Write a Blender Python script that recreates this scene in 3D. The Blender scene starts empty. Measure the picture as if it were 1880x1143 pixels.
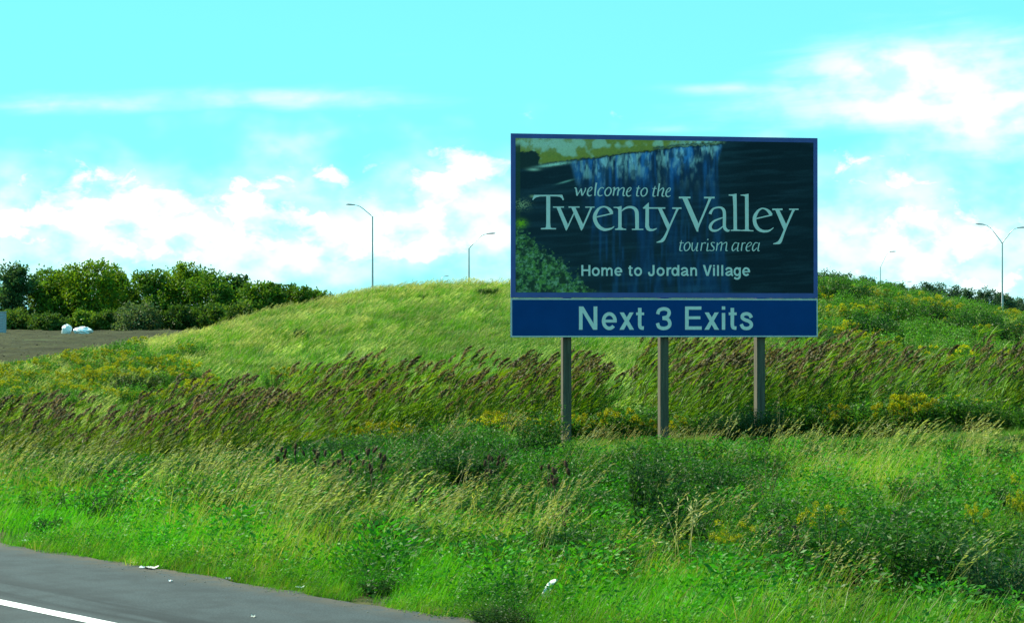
import bpy, bmesh, math, random
import numpy as np
from mathutils import Vector, Matrix
from mathutils.geometry import tessellate_polygon

R = math.radians
SC = bpy.context.scene
COL = SC.collection

# ------------------------------------------------------------------ camera, world, sun, exposure
F = 3600.0                    # focal length in photo pixels (photo 1880 x 1143)
CX, CY, HOR, EYE = 940.0, 571.5, 600.0, 2.2
PITCH = math.atan((HOR - CY) / F)
cam_data = bpy.data.cameras.new('camera')
cam = bpy.data.objects.new('camera', cam_data)
COL.objects.link(cam)
cam_data.sensor_fit = 'HORIZONTAL'
cam_data.sensor_width = 36.0
cam_data.lens = 36.0 * F / 1880.0
cam_data.clip_start = 0.1
cam_data.clip_end = 12000.0
cam.location = (0, 0, EYE)
cam.rotation_euler = (math.pi / 2 + PITCH, 0, 0)
SC.camera = cam

SUN_EL, SUN_AZ = R(44), R(-66)       # azimuth measured from +Y towards +X
sd = Vector((math.sin(SUN_AZ) * math.cos(SUN_EL), math.cos(SUN_AZ) * math.cos(SUN_EL), math.sin(SUN_EL)))

vs = SC.view_settings
vs.view_transform = 'Standard'
vs.look = 'None'
vs.gamma = 1.0
vs.exposure = 1.05
vs.use_curve_mapping = False


class NT:
    """tiny helper for writing shader maths"""
    def __init__(self, tree):
        self.t = tree

    def node(self, kind, **kw):
        n = self.t.nodes.new(kind)
        for k, v in kw.items():
            setattr(n, k, v)
        return n

    def put(self, sock, v):
        if v is None:
            return
        if hasattr(v, 'is_output'):
            self.t.links.new(v, sock)
        else:
            sock.default_value = v

    def m(self, op, a, b=None, c=None, clamp=False):
        n = self.node('ShaderNodeMath', operation=op)
        n.use_clamp = clamp
        for i, v in enumerate((a, b, c)):
            if v is not None:
                self.put(n.inputs[i], v)
        return n.outputs[0]

    def mix(self, f, a, b, blend='MIX'):
        n = self.node('ShaderNodeMix', data_type='RGBA', blend_type=blend)
        self.put(n.inputs[0], f)
        self.put(n.inputs[6], a)
        self.put(n.inputs[7], b)
        return n.outputs[2]

    def comb(self, x, y, z):
        n = self.node('ShaderNodeCombineXYZ')
        for i, v in enumerate((x, y, z)):
            self.put(n.inputs[i], v)
        return n.outputs[0]

    def noise(self, vec, scale, detail=4.0, rough=0.5, dist=0.0):
        n = self.node('ShaderNodeTexNoise')
        self.put(n.inputs['Vector'], vec)
        n.inputs['Scale'].default_value = scale
        n.inputs['Detail'].default_value = detail
        n.inputs['Roughness'].default_value = rough
        n.inputs['Distortion'].default_value = dist
        return n.outputs['Fac']

    def smooth(self, v, lo, hi):
        n = self.node('ShaderNodeMapRange', interpolation_type='SMOOTHSTEP')
        self.put(n.inputs[0], v)
        self.put(n.inputs[1], lo)
        self.put(n.inputs[2], hi)
        return n.outputs[0]


world = bpy.data.worlds.new('World')
SC.world = world
world.use_nodes = True
wt = world.node_tree
wt.nodes.clear()
W = NT(wt)
sky = W.node('ShaderNodeTexSky', sky_type='NISHITA')
sky.sun_disc = False
sky.sun_elevation = SUN_EL
sky.sun_rotation = SUN_AZ
sky.air_density = 1.0
sky.dust_density = 0.6
sky.ozone_density = 1.0
geo = W.node('ShaderNodeTexCoord')
sep = W.node('ShaderNodeSeparateXYZ')
wt.links.new(geo.outputs['Generated'], sep.inputs[0])
dx, dy, dz = sep.outputs
DEG = 180 / math.pi
az = W.m('MULTIPLY', W.m('ARCTAN2', dx, dy), DEG)                 # degrees, 0 straight ahead
el = W.m('MULTIPLY', W.m('ARCSINE', dz), DEG)                     # degrees above the horizon


def deg_xy(px, py):
    return math.degrees(math.atan((px - CX) / F)), math.degrees(math.atan((HOR - py) / F))


def blob(px, py, rx, ry, amp):
    u, v = deg_xy(px, py)
    k = math.degrees(1 / F)
    a = W.m('DIVIDE', W.m('SUBTRACT', az, u), rx * k)
    b = W.m('DIVIDE', W.m('SUBTRACT', el, v), ry * k)
    d = W.m('ADD', W.m('MULTIPLY', a, a), W.m('MULTIPLY', b, b))
    return W.m('MULTIPLY', W.m('EXPONENT', W.m('MULTIPLY', d, -1.0)), amp)


def total(items):
    s = items[0]
    for i in items[1:]:
        s = W.m('ADD', s, i)
    return s


# low cumulus bank all round the horizon, gathered where the photograph has it
cvec = W.comb(az, W.m('MULTIPLY', el, 1.5), 3.7)
n_big = W.noise(cvec, 0.30, 3.0, 0.5)
n_puff = W.noise(cvec, 1.15, 7.0, 0.56, 0.3)
band = W.m('SUBTRACT', 1.0, W.m('MULTIPLY', W.m('ABSOLUTE', W.m('SUBTRACT', el, 2.6)), 0.30))
cum_bias = total([
    W.m('MULTIPLY', band, 0.22),
    blob(110, 400, 230, 70, 0.30), blob(330, 385, 200, 60, 0.26), blob(470, 360, 45, 40, 0.18),
    blob(615, 316, 65, 20, 0.34), blob(860, 310, 75, 42, 0.46), blob(790, 350, 60, 45, 0.30),
    blob(620, 468, 190, 24, 0.36), blob(820, 440, 90, 45, 0.28), blob(270, 470, 60, 22, 0.22), blob(560, 410, 200, 55, 0.22),
    blob(1560, 300, 60, 25, 0.30), blob(1660, 335, 70, 24, 0.32), blob(1700, 430, 200, 70, 0.32), blob(1530, 350, 40, 20, 0.2),
    blob(1800, 530, 90, 26, 0.30), blob(1560, 380, 60, 36, -0.42), blob(885, 372, 45, 34, -0.30),
    blob(590, 510, 150, 26, -0.30), blob(330, 505, 300, 18, -0.10)])
cum = total([W.m('MULTIPLY', n_puff, 1.35), -0.20, W.m('MULTIPLY', n_big, 0.45), cum_bias])
cum_f = W.m('MAXIMUM', W.smooth(cum, 0.90, 1.34), W.m('MULTIPLY', W.smooth(W.m('ADD', n_big, W.m('MULTIPLY', band, 0.45)), 0.50, 1.02), 0.72))
# thin high streaks
rot = W.m('ADD', el, W.m('MULTIPLY', az, -0.06))
svec = W.comb(W.m('MULTIPLY', az, 0.35), W.m('MULTIPLY', rot, 2.2), 11.2)
n_str = W.noise(svec, 0.8, 5.0, 0.55, 0.4)
cir = total([W.m('MULTIPLY', n_str, 0.5), 0.13,
             blob(520, 184, 260, 22, 0.50), blob(130, 204, 200, 20, 0.40), blob(740, 98, 60, 8, 0.16),
             blob(1770, 125, 230, 75, 0.52), blob(1600, 135, 170, 44, 0.40), blob(1680, 208, 360, 42, 0.56), blob(1820, 250, 160, 60, 0.3),
             blob(1300, 165, 120, 13, 0.42), blob(1240, 240, 90, 8, 0.22), blob(1820, 280, 120, 60, 0.26)])
cir_f = W.m('MULTIPLY', W.smooth(cir, 0.45, 1.30), 0.80)
cl = W.m('MAXIMUM', cum_f, cir_f)
cl = W.m('MULTIPLY', cl, W.smooth(el, -0.5, 0.2))
tint = W.mix(1.0, sky.outputs[0], (0.25, 1.06, 1.0, 1), 'MULTIPLY')
up = W.smooth(el, 0.0, 30.0)
clear = W.mix(up, (2.6, 9.6, 10.9, 1), (1.7, 7.6, 9.6, 1))
sky_l = W.mix(0.75, tint, clear)
shade = W.smooth(W.noise(cvec, 0.8, 4.0, 0.5), 0.30, 0.62)
cloud_col = W.mix(shade, (6.2, 11.4, 11.6, 1), (12.0, 12.4, 12.2, 1))
out_c = W.mix(cl, sky_l, cloud_col)
bg = W.node('ShaderNodeBackground')
wt.links.new(out_c, bg.inputs[0])
SKY_STRENGTH = 0.058
bg.inputs[1].default_value = SKY_STRENGTH
wo = W.node('ShaderNodeOutputWorld')
wt.links.new(bg.outputs[0], wo.inputs[0])

sun_data = bpy.data.lights.new('sun', 'SUN')
sun_data.energy = 5.0
sun_data.angle = R(0.53)
sun_data.color = (1.0, 0.93, 0.74)
sun = bpy.data.objects.new('sun', sun_data)
COL.objects.link(sun)
sun.rotation_euler = (-sd).to_track_quat('-Z', 'Y').to_euler()
sun.location = (-60, 40, 80)

# ------------------------------------------------------------------ numbers and noise
rng = np.random.default_rng(20)


def vnoise(x, y, seed=0, octv=3):
    x = np.asarray(x, float); y = np.asarray(y, float)
    out = np.zeros(np.broadcast(x, y).shape); amp = 1.0; tot = 0.0
    for o in range(octv):
        g = np.random.default_rng(1000 + seed * 17 + o).random((256, 256))
        xi = np.floor(x).astype(int); yi = np.floor(y).astype(int)
        fx = x - xi; fy = y - yi
        fx = fx * fx * (3 - 2 * fx); fy = fy * fy * (3 - 2 * fy)
        a = g[xi % 256, yi % 256]; b = g[(xi + 1) % 256, yi % 256]
        c = g[xi % 256, (yi + 1) % 256]; d = g[(xi + 1) % 256, (yi + 1) % 256]
        out = out + amp * ((a * (1 - fx) + b * fx) * (1 - fy) + (c * (1 - fx) + d * fx) * fy)
        tot += amp; amp *= 0.5; x = x * 2.03 + 7.1; y = y * 2.03 + 3.3
    return out / tot


def sst(x, lo, hi):
    t = np.clip((np.asarray(x, float) - lo) / (hi - lo), 0, 1)
    return t * t * (3 - 2 * t)


# ------------------------------------------------------------------ the lie of the land
RD = np.array((-0.686, 0.728))          # along the road
RN = np.array((0.728, 0.686))           # away from the road
S_EDGE, S_LINE = 9.93, 7.79
CREST_X = [-60, -30, -24.5, -22.2, -19.8, -17.5, -15.1, -12.75, -10.4, -8, -5.7, -3.3, -0.94, 1.4, 6.1, 13.2, 15.6, 17.9, 20.3, 22.2, 30, 48]
CREST_Z = [0, 0, 0.0, 0.1, 0.45, 0.85, 1.5, 2.05, 2.7, 3.22, 3.68, 3.93, 4.03, 4.08, 4.12, 3.9, 3.5, 3.1, 2.75, 2.35, 1.6, 0.4]


def zt(X, Y):
    X = np.asarray(X, float); Y = np.asarray(Y, float)
    s = X * RN[0] + Y * RN[1]
    z = -0.07 + 0.06 * sst(s, 9.4, 10.3)
    z = z - 0.22 * sst(s, 10.3, 14.5) * (1 - sst(s, 17, 25)) * (1 - sst(Y, 60, 90))
    amp = np.interp(X, [-30, -14, -6, 0, 6, 20], [1.05, 1.05, 0.85, 0.42, 0.30, 0.30])
    yc = np.interp(X, [-30, -7, 2, 20], [39.5, 40.5, 46, 46]); wd = np.interp(X, [-30, -7, 2, 20], [7.5, 7.0, 5.5, 5.5])
    z = z - amp * np.exp(-((Y - yc) / wd) ** 2) * sst(s, 13, 19)
    z = z + 0.012 * np.clip(X, -6, 20) * sst(Y, 30, 40) * (1 - sst(Y, 50, 60))
    c = np.interp(X, CREST_X, CREST_Z)
    q = np.clip((Y - 50) / 36.0, 0, 1)
    prof = q * 0.45 + 0.55 * q * q * (3 - 2 * q)
    z = z + c * prof * (1 - sst(Y, 92, 135))
    z = z + np.clip((Y - 97) * 0.0135, 0, 1.8)
    bump = (vnoise(X * 0.45, Y * 0.45, 3) - 0.5) * 0.22 + (vnoise(X * 0.13, Y * 0.13, 5) - 0.5) * 0.4
    z = z + bump * sst(s, 10.5, 15) * (1 - sst(Y, 95, 130))
    return z


def zt1(x, y):
    return float(zt(np.array([x]), np.array([y]))[0])


def ray(px, py):
    a = Vector(((px - CX) / F, 1.0, -(py - CY) / F))
    a.rotate(Matrix.Rotation(PITCH, 3, 'X'))
    return a / a.y


def at(px, py, Y):
    d = ray(px, py)
    return Vector((d.x * Y, Y, EYE + d.z * Y))


def ground(px, py, y0=12.0, y1=300.0):
    """where the line of sight meets the land"""
    d = ray(px, py)
    Y = np.linspace(y0, y1, 6000)
    h = EYE + d.z * Y - zt(d.x * Y, Y)
    k = np.nonzero(h <= 0)[0]
    y = float(Y[k[0]]) if len(k) else y1
    return Vector((d.x * y, y, zt1(d.x * y, y)))


def pix(X, Y, Z):
    """photo pixel of a point (small pitch, exact enough for planting)"""
    return CX + F * X / Y, HOR - F * (Z - EYE) / Y


# ------------------------------------------------------------------ object helpers
def tag(o, label=None, cat=None, group=None, kind=None):
    if label: o['label'] = label
    if cat: o['category'] = cat
    if group: o['group'] = group
    if kind: o['kind'] = kind
    return o


def empty(name, loc, rz=0.0):
    o = bpy.data.objects.new(name, None)
    o.empty_display_size = 0.2
    COL.objects.link(o)
    o.location = loc
    o.rotation_euler = (0, 0, rz)
    return o


def link(name, me, parent=None):
    o = bpy.data.objects.new(name, me)
    COL.objects.link(o)
    if parent is not None:
        o.parent = parent
    return o


def mk(name, v, q, mat, cols=None, smooth=False):
    """mesh from numpy vertices and quads; cols = colour per vertex"""
    v = np.asarray(v, np.float32); q = np.asarray(q, np.int32)
    me = bpy.data.meshes.new(name)
    me.vertices.add(len(v)); me.vertices.foreach_set('co', v.ravel())
    n, k = q.shape
    me.loops.add(n * k); me.loops.foreach_set('vertex_index', q.ravel())
    me.polygons.add(n)
    me.polygons.foreach_set('loop_start', np.arange(0, n * k, k, dtype=np.int32))
    me.polygons.foreach_set('loop_total', np.full(n, k, np.int32))
    me.polygons.foreach_set('use_smooth', np.full(n, bool(smooth)))
    me.update(calc_edges=True)
    if cols is not None:
        c = np.ones((len(v), 4), np.float32); c[:, :3] = cols
        a = me.color_attributes.new('bc', 'FLOAT_COLOR', 'POINT')
        a.data.foreach_set('color', c.ravel())
    if mat: me.materials.append(mat)
    return me


class MB:
    """collects quads"""
    def __init__(self):
        self.v = []; self.q = []; self.c = []; self.n = 0

    def add(self, v, q, c):
        v = np.asarray(v, float).reshape(-1, 3); q = np.asarray(q, int)
        c = np.broadcast_to(np.asarray(c, float), (len(v), 3)) if np.ndim(c) == 1 else np.asarray(c, float)
        self.v.append(v); self.q.append(q + self.n); self.c.append(c); self.n += len(v)

    def leaves(self, pos, dirn, length, width, col, nrm=None):
        """kite-shaped leaves"""
        pos = np.asarray(pos, float); n = len(pos)
        dirn = dirn / (np.linalg.norm(dirn, axis=1, keepdims=True) + 1e-9)
        rv = rng.normal(size=(n, 3)) if nrm is None else nrm
        side = np.cross(dirn, rv); side /= (np.linalg.norm(side, axis=1, keepdims=True) + 1e-9)
        length = np.broadcast_to(length, (n,))[:, None]; width = np.broadcast_to(width, (n,))[:, None]
        mid = pos + dirn * length * 0.45
        v = np.stack([pos, mid + side * width * 0.5, pos + dirn * length, mid - side * width * 0.5], 1)
        c = np.repeat(np.broadcast_to(col, (n, 3)), 4, axis=0)
        self.add(v.reshape(-1, 3), np.arange(4 * n).reshape(n, 4), c)

    def blades(self, base, height, width, leand, bend, col, seg=(0, .38, .72, 1.0)):
        """curved grass blades; leand = unit horizontal direction of lean"""
        base = np.asarray(base, float); n = len(base)
        h = np.broadcast_to(height, (n,)).astype(float); w = np.broadcast_to(width, (n,)).astype(float)
        b = np.broadcast_to(bend, (n,)).astype(float)
        ld = np.column_stack([leand, np.zeros(n)])
        ang = rng.uniform(0, math.pi, n)
        side = np.column_stack([np.cos(ang), np.sin(ang), np.zeros(n)])
        V = []
        for t in seg:
            p = base + np.array((0, 0, 1.0)) * (h * t * (1 - 0.35 * b * t))[:, None] + ld * (h * b * t ** 1.7)[:, None]
            ww = (w * (1 - 0.92 * t ** 1.6) * 0.5)[:, None]
            V += [p - side * ww, p + side * ww]
        k = len(seg); V = np.stack(V, 1)
        q = []
        for i in range(k - 1):
            q.append(np.array([2 * i, 2 * i + 1, 2 * i + 3, 2 * i + 2]))
        q = np.stack(q)[None] + (np.arange(n) * 2 * k)[:, None, None]
        self.add(V.reshape(-1, 3), q.reshape(-1, 4), np.repeat(np.broadcast_to(col, (n, 3)), 2 * k, axis=0))

    def tube(self, pts, radii, col, n=5):
        pts = [Vector(p) for p in pts]; V = []
        for i, p in enumerate(pts):
            t = (pts[min(i + 1, len(pts) - 1)] - pts[max(i - 1, 0)]).normalized()
            a = t.orthogonal().normalized(); b = t.cross(a)
            for j in range(n):
                th = 2 * math.pi * j / n
                V.append(p + (a * math.cos(th) + b * math.sin(th)) * radii[i])
        q = [[i * n + j, i * n + (j + 1) % n, (i + 1) * n + (j + 1) % n, (i + 1) * n + j]
             for i in range(len(pts) - 1) for j in range(n)]
        self.add(np.array([tuple(v) for v in V]), np.array(q), np.asarray(col, float))

    def box(self, lo, hi, col):
        x0, y0, z0 = lo; x1, y1, z1 = hi
        v = [(x0, y0, z0), (x1, y0, z0), (x1, y1, z0), (x0, y1, z0), (x0, y0, z1), (x1, y0, z1), (x1, y1, z1), (x0, y1, z1)]
        q = [(0, 3, 2, 1), (4, 5, 6, 7), (0, 1, 5, 4), (1, 2, 6, 5), (2, 3, 7, 6), (3, 0, 4, 7)]
        self.add(v, q, np.asarray(col, float))

    def ball(self, c, r, col, nu=8, nv=5, jit=0.0):
        V = []; q = []
        for i in range(nv + 1):
            ph = math.pi * i / nv
            for j in range(nu):
                th = 2 * math.pi * j / nu
                k = 1 + rng.uniform(-jit, jit)
                V.append((c[0] + r[0] * k * math.sin(ph) * math.cos(th), c[1] + r[1] * k * math.sin(ph) * math.sin(th), c[2] + r[2] * k * math.cos(ph)))
        for i in range(nv):
            for j in range(nu):
                q.append((i * nu + j, (i + 1) * nu + j, (i + 1) * nu + (j + 1) % nu, i * nu + (j + 1) % nu))
        self.add(V, q, np.asarray(col, float))

    def mesh(self, name, mat, smooth=False):
        return mk(name, np.concatenate(self.v), np.concatenate(self.q), mat, np.concatenate(self.c), smooth)


# ------------------------------------------------------------------ materials
def new_mat(name):
    m = bpy.data.materials.new(name)
    m.use_nodes = True
    m.node_tree.nodes.clear()
    return m, NT(m.node_tree)


def finish(N, shader):
    o = N.node('ShaderNodeOutputMaterial')
    N.t.links.new(shader, o.inputs[0])


def foliage_mat(name, instanced, trans=0.45, gloss=0.02):
    m, N = new_mat(name)
    a = N.node('ShaderNodeAttribute', attribute_name='bc')
    if instanced:
        b = N.node('ShaderNodeAttribute', attribute_name='tint', attribute_type='INSTANCER')
        t = b.outputs['Color']
    else:
        b = N.node('ShaderNodeObjectInfo')
        t = b.outputs['Color']
    c = N.mix(1.0, a.outputs['Color'], t, 'MULTIPLY')
    d = N.node('ShaderNodeBsdfDiffuse'); N.put(d.inputs[0], c)
    tr = N.node('ShaderNodeBsdfTranslucent')
    N.put(tr.inputs[0], N.mix(1.0, c, (1.25, 1.25, 0.7, 1), 'MULTIPLY'))
    mx = N.node('ShaderNodeMixShader'); mx.inputs[0].default_value = trans
    N.t.links.new(d.outputs[0], mx.inputs[1]); N.t.links.new(tr.outputs[0], mx.inputs[2])
    g = N.node('ShaderNodeBsdfGlossy'); g.inputs[1].default_value = 0.5
    m2 = N.node('ShaderNodeMixShader'); m2.inputs[0].default_value = gloss
    N.t.links.new(mx.outputs[0], m2.inputs[1]); N.t.links.new(g.outputs[0], m2.inputs[2])
    finish(N, m2.outputs[0])
    return m


def plain_mat(name, col, rough=0.6, var=0.15, scale=6.0, metal=0.0, bump=0.0, spec=0.4):
    m, N = new_mat(name)
    p = N.node('ShaderNodeBsdfPrincipled')
    co = N.node('ShaderNodeTexCoord')
    n = N.noise(co.outputs['Object'], scale, 5.0, 0.6)
    f = N.smooth(n, 0.3, 0.7)
    lo = tuple(c * (1 - var) for c in col) + (1,); hi = tuple(min(1, c * (1 + var)) for c in col) + (1,)
    N.put(p.inputs['Base Color'], N.mix(f, lo, hi))
    p.inputs['Roughness'].default_value = rough
    p.inputs['Metallic'].default_value = metal
    p.inputs['Specular IOR Level'].default_value = spec
    if bump:
        b = N.node('ShaderNodeBump'); b.inputs['Strength'].default_value = bump; b.inputs['Distance'].default_value = 0.02
        N.put(b.inputs['Height'], n); N.t.links.new(b.outputs[0], p.inputs['Normal'])
    finish(N, p.outputs[0])
    return m


def vcol_mat(name, rough=0.55, spec=0.3):
    m, N = new_mat(name)
    p = N.node('ShaderNodeBsdfPrincipled')
    a = N.node('ShaderNodeAttribute', attribute_name='bc')
    N.put(p.inputs['Base Color'], a.outputs['Color'])
    p.inputs['Roughness'].default_value = rough
    p.inputs['Specular IOR Level'].default_value = spec
    finish(N, p.outputs[0])
    return m


M_INST = foliage_mat('foliage_scattered', True)
M_LEAF = foliage_mat('foliage_single', False)
M_TREE = foliage_mat('tree_leaves', False, 0.42, 0.015)
M_STEM = vcol_mat('plant_stem', 0.8, 0.1)

# ground: soil and thatch under the growth
m, N = new_mat('ground_soil')
p = N.node('ShaderNodeBsdfPrincipled')
g = N.node('ShaderNodeNewGeometry')
n1 = N.noise(g.outputs['Position'], 1.2, 6.0, 0.65); n2 = N.noise(g.outputs['Position'], 9.0, 5.0, 0.65)
c = N.mix(N.smooth(n1, 0.35, 0.65), (0.030, 0.050, 0.012, 1), (0.062, 0.072, 0.022, 1))
c = N.mix(N.smooth(n2, 0.45, 0.7), c, (0.085, 0.080, 0.035, 1))
N.put(p.inputs['Base Color'], c); p.inputs['Roughness'].default_value = 0.95; p.inputs['Specular IOR Level'].default_value = 0.1
finish(N, p.outputs[0]); M_GROUND = m

m, N = new_mat('tilled_earth')
p = N.node('ShaderNodeBsdfPrincipled')
g = N.node('ShaderNodeNewGeometry')
sp = N.node('ShaderNodeSeparateXYZ'); N.t.links.new(g.outputs['Position'], sp.inputs[0])
st = N.comb(N.m('MULTIPLY', sp.outputs[0], 0.10), N.m('MULTIPLY', sp.outputs[1], 0.30), 0.0)
n1 = N.noise(st, 1.0, 5.0, 0.6, 0.6); n2 = N.noise(g.outputs['Position'], 2.2, 6.0, 0.7)
c = N.mix(N.smooth(n1, 0.35, 0.65), (0.034, 0.036, 0.014, 1), (0.056, 0.058, 0.024, 1))
c = N.mix(N.smooth(n2, 0.42, 0.72), c, (0.024, 0.023, 0.015, 1))
n3 = N.noise(st, 2.6, 3.0, 0.5)
c = N.mix(N.m('MULTIPLY', N.smooth(n3, 0.58, 0.7), 0.5), c, (0.055, 0.075, 0.025, 1))
N.put(p.inputs['Base Color'], c); p.inputs['Roughness'].default_value = 0.95; p.inputs['Specular IOR Level'].default_value = 0.1
bm_ = N.node('ShaderNodeBump'); bm_.inputs['Strength'].default_value = 0.8; bm_.inputs['Distance'].default_value = 0.15
N.put(bm_.inputs['Height'], n2); N.t.links.new(bm_.outputs[0], p.inputs['Normal'])
finish(N, p.outputs[0]); M_FIELD = m

m, N = new_mat('asphalt')
p = N.node('ShaderNodeBsdfPrincipled')
co = N.node('ShaderNodeTexCoord'); ov = co.outputs['Object']
sp = N.node('ShaderNodeSeparateXYZ'); N.t.links.new(ov, sp.inputs[0])
fine = N.noise(ov, 60.0, 4.0, 0.7); mid = N.noise(ov, 2.5, 5.0, 0.6)
strk = N.noise(N.comb(N.m('MULTIPLY', sp.outputs[0], 0.18), N.m('MULTIPLY', sp.outputs[1], 2.6), 0.0), 1.0, 4.0, 0.6)
c = N.mix(N.smooth(fine, 0.3, 0.7), (0.024, 0.033, 0.036, 1), (0.062, 0.077, 0.080, 1))
c = N.mix(N.m('MULTIPLY', N.smooth(mid, 0.38, 0.66), 0.55), c, (0.022, 0.025, 0.026, 1))
c = N.mix(N.m('MULTIPLY', N.smooth(strk, 0.50, 0.68), 0.45), c, (0.052, 0.058, 0.058, 1))
edge_d = N.smooth(sp.outputs[1], S_LINE + 0.12, S_LINE + 0.30)      # dirt and wear lying beside the line
edge_e = N.smooth(sp.outputs[1], S_LINE + 1.0, S_LINE + 0.4)
c = N.mix(N.m('MULTIPLY', N.m('MULTIPLY', edge_d, edge_e), N.m('MULTIPLY', N.smooth(strk, 0.36, 0.56), 0.85)), c, (0.014, 0.016, 0.017, 1))
grit = N.m('MULTIPLY', N.smooth(sp.outputs[1], S_EDGE - 0.5, S_EDGE + 0.05), N.smooth(N.noise(ov, 5.0, 6.0, 0.7), 0.35, 0.6))
c = N.mix(grit, c, (0.085, 0.072, 0.050, 1))
N.put(p.inputs['Base Color'], c); p.inputs['Roughness'].default_value = 0.85; p.inputs['Specular IOR Level'].default_value = 0.25
bm_ = N.node('ShaderNodeBump'); bm_.inputs['Strength'].default_value = 0.35; bm_.inputs['Distance'].default_value = 0.006
N.put(bm_.inputs['Height'], fine); N.t.links.new(bm_.outputs[0], p.inputs['Normal'])
finish(N, p.outputs[0]); M_ROAD = m

m, N = new_mat('road_paint')
p = N.node('ShaderNodeBsdfPrincipled')
co = N.node('ShaderNodeTexCoord')
n = N.noise(co.outputs['Object'], 14.0, 6.0, 0.7)
N.put(p.inputs['Base Color'], N.mix(N.smooth(n, 0.56, 0.72), (0.80, 0.80, 0.76, 1), (0.30, 0.30, 0.28, 1)))
p.inputs['Roughness'].default_value = 0.6
finish(N, p.outputs[0]); M_PAINT = m

# ------------------------------------------------------------------ ground, field, road
def grid_mesh(name, xs, ys, zf, mat):
    X, Y = np.meshgrid(xs, ys)
    v = np.column_stack([X.ravel(), Y.ravel(), zf(X, Y).ravel()])
    nx, ny = len(xs), len(ys)
    i = (np.arange(ny - 1)[:, None] * nx + np.arange(nx - 1)[None]).ravel()
    return mk(name, v, np.column_stack([i, i + 1, i + nx + 1, i + nx]), mat, smooth=True)


far = 62 * 1.16 ** np.arange(1, 31)
xs = np.concatenate([-far[::-1], np.arange(-62, 62.1, 0.62), far])
ys = np.concatenate([-far[:18][::-1] + 40, np.arange(-18, 112, 0.62), 112 * 1.12 ** np.arange(1, 36)])
tag(link('ground', grid_mesh('ground', xs, ys, zt, M_GROUND)), kind='structure')


def zfield(X, Y):
    z = zt(X, Y) + 0.05
    fur = np.sin((Y + 0.10 * X) * 2 * math.pi / 3.1 + 2 * vnoise(X * 0.06, Y * 0.2, 21)) * 0.05
    z = z + fur + (vnoise(X * 1.1, Y * 1.1, 22, 2) - 0.5) * 0.22 + (vnoise(X * 0.15, Y * 0.35, 23) - 0.5) * 0.45
    e = sst(X, -95, -88) * (1 - sst(X, -16, -12)) * sst(Y, 84, 90) * (1 - sst(Y, 246, 252))
    return z * 1.0 - (1 - e) * 0.6


tag(link('field', grid_mesh('field', np.arange(-96, -10, 0.55), np.arange(82, 254, 0.55), zfield, M_FIELD)), kind='structure')

# road: object space x along the road, y away from the camera lane
ROAD_ROT = math.atan2(RD[1], RD[0])
ts = np.concatenate([np.arange(-70, -12, 2.0), np.arange(-12, 22, 0.12), np.arange(22, 260, 3.0)])


def road_pt(t, s):
    p = RD * t + RN * s
    return p


def road_strip(name, s0, s1, z, mat, ragged=0.0, seed=0):
    v = []
    for t in ts:
        r = ragged * (vnoise(np.array([t * 1.3]), np.array([0.5]), 31 + seed)[0] - 0.5) * 2 + ragged * 0.5 * (vnoise(np.array([t * 6.0]), np.array([0.5]), 33 + seed)[0] - 0.5)
        # local coordinates: the road object is turned so that x runs along RD; y = -s becomes +s by mirrored axis below
        v += [(t, s0, z), (t, s1 + r, z)]
    n = len(ts)
    i = np.arange(n - 1) * 2
    return mk(name, np.array(v), np.column_stack([i, i + 1, i + 3, i + 2]), mat)


road = link('road', road_strip('road', -14.0, S_EDGE, 0.0, M_ROAD, 0.16))
# local frame: x -> RD, y -> RN (left-handed in plan, so z is kept by an explicit matrix)
road.matrix_world = Matrix(((RD[0], RN[0], 0, 0), (RD[1], RN[1], 0, 0), (0, 0, 1, 0), (0, 0, 0, 1)))
tag(road, kind='structure')
ln = link('edge_line', road_strip('edge_line', S_LINE - 0.075, S_LINE + 0.075, 0.004, M_PAINT, 0.012, 5), road)
tag(ln, kind='structure')

# ------------------------------------------------------------------ scattering (uncountable growth only)
HIDDEN = {}


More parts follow.
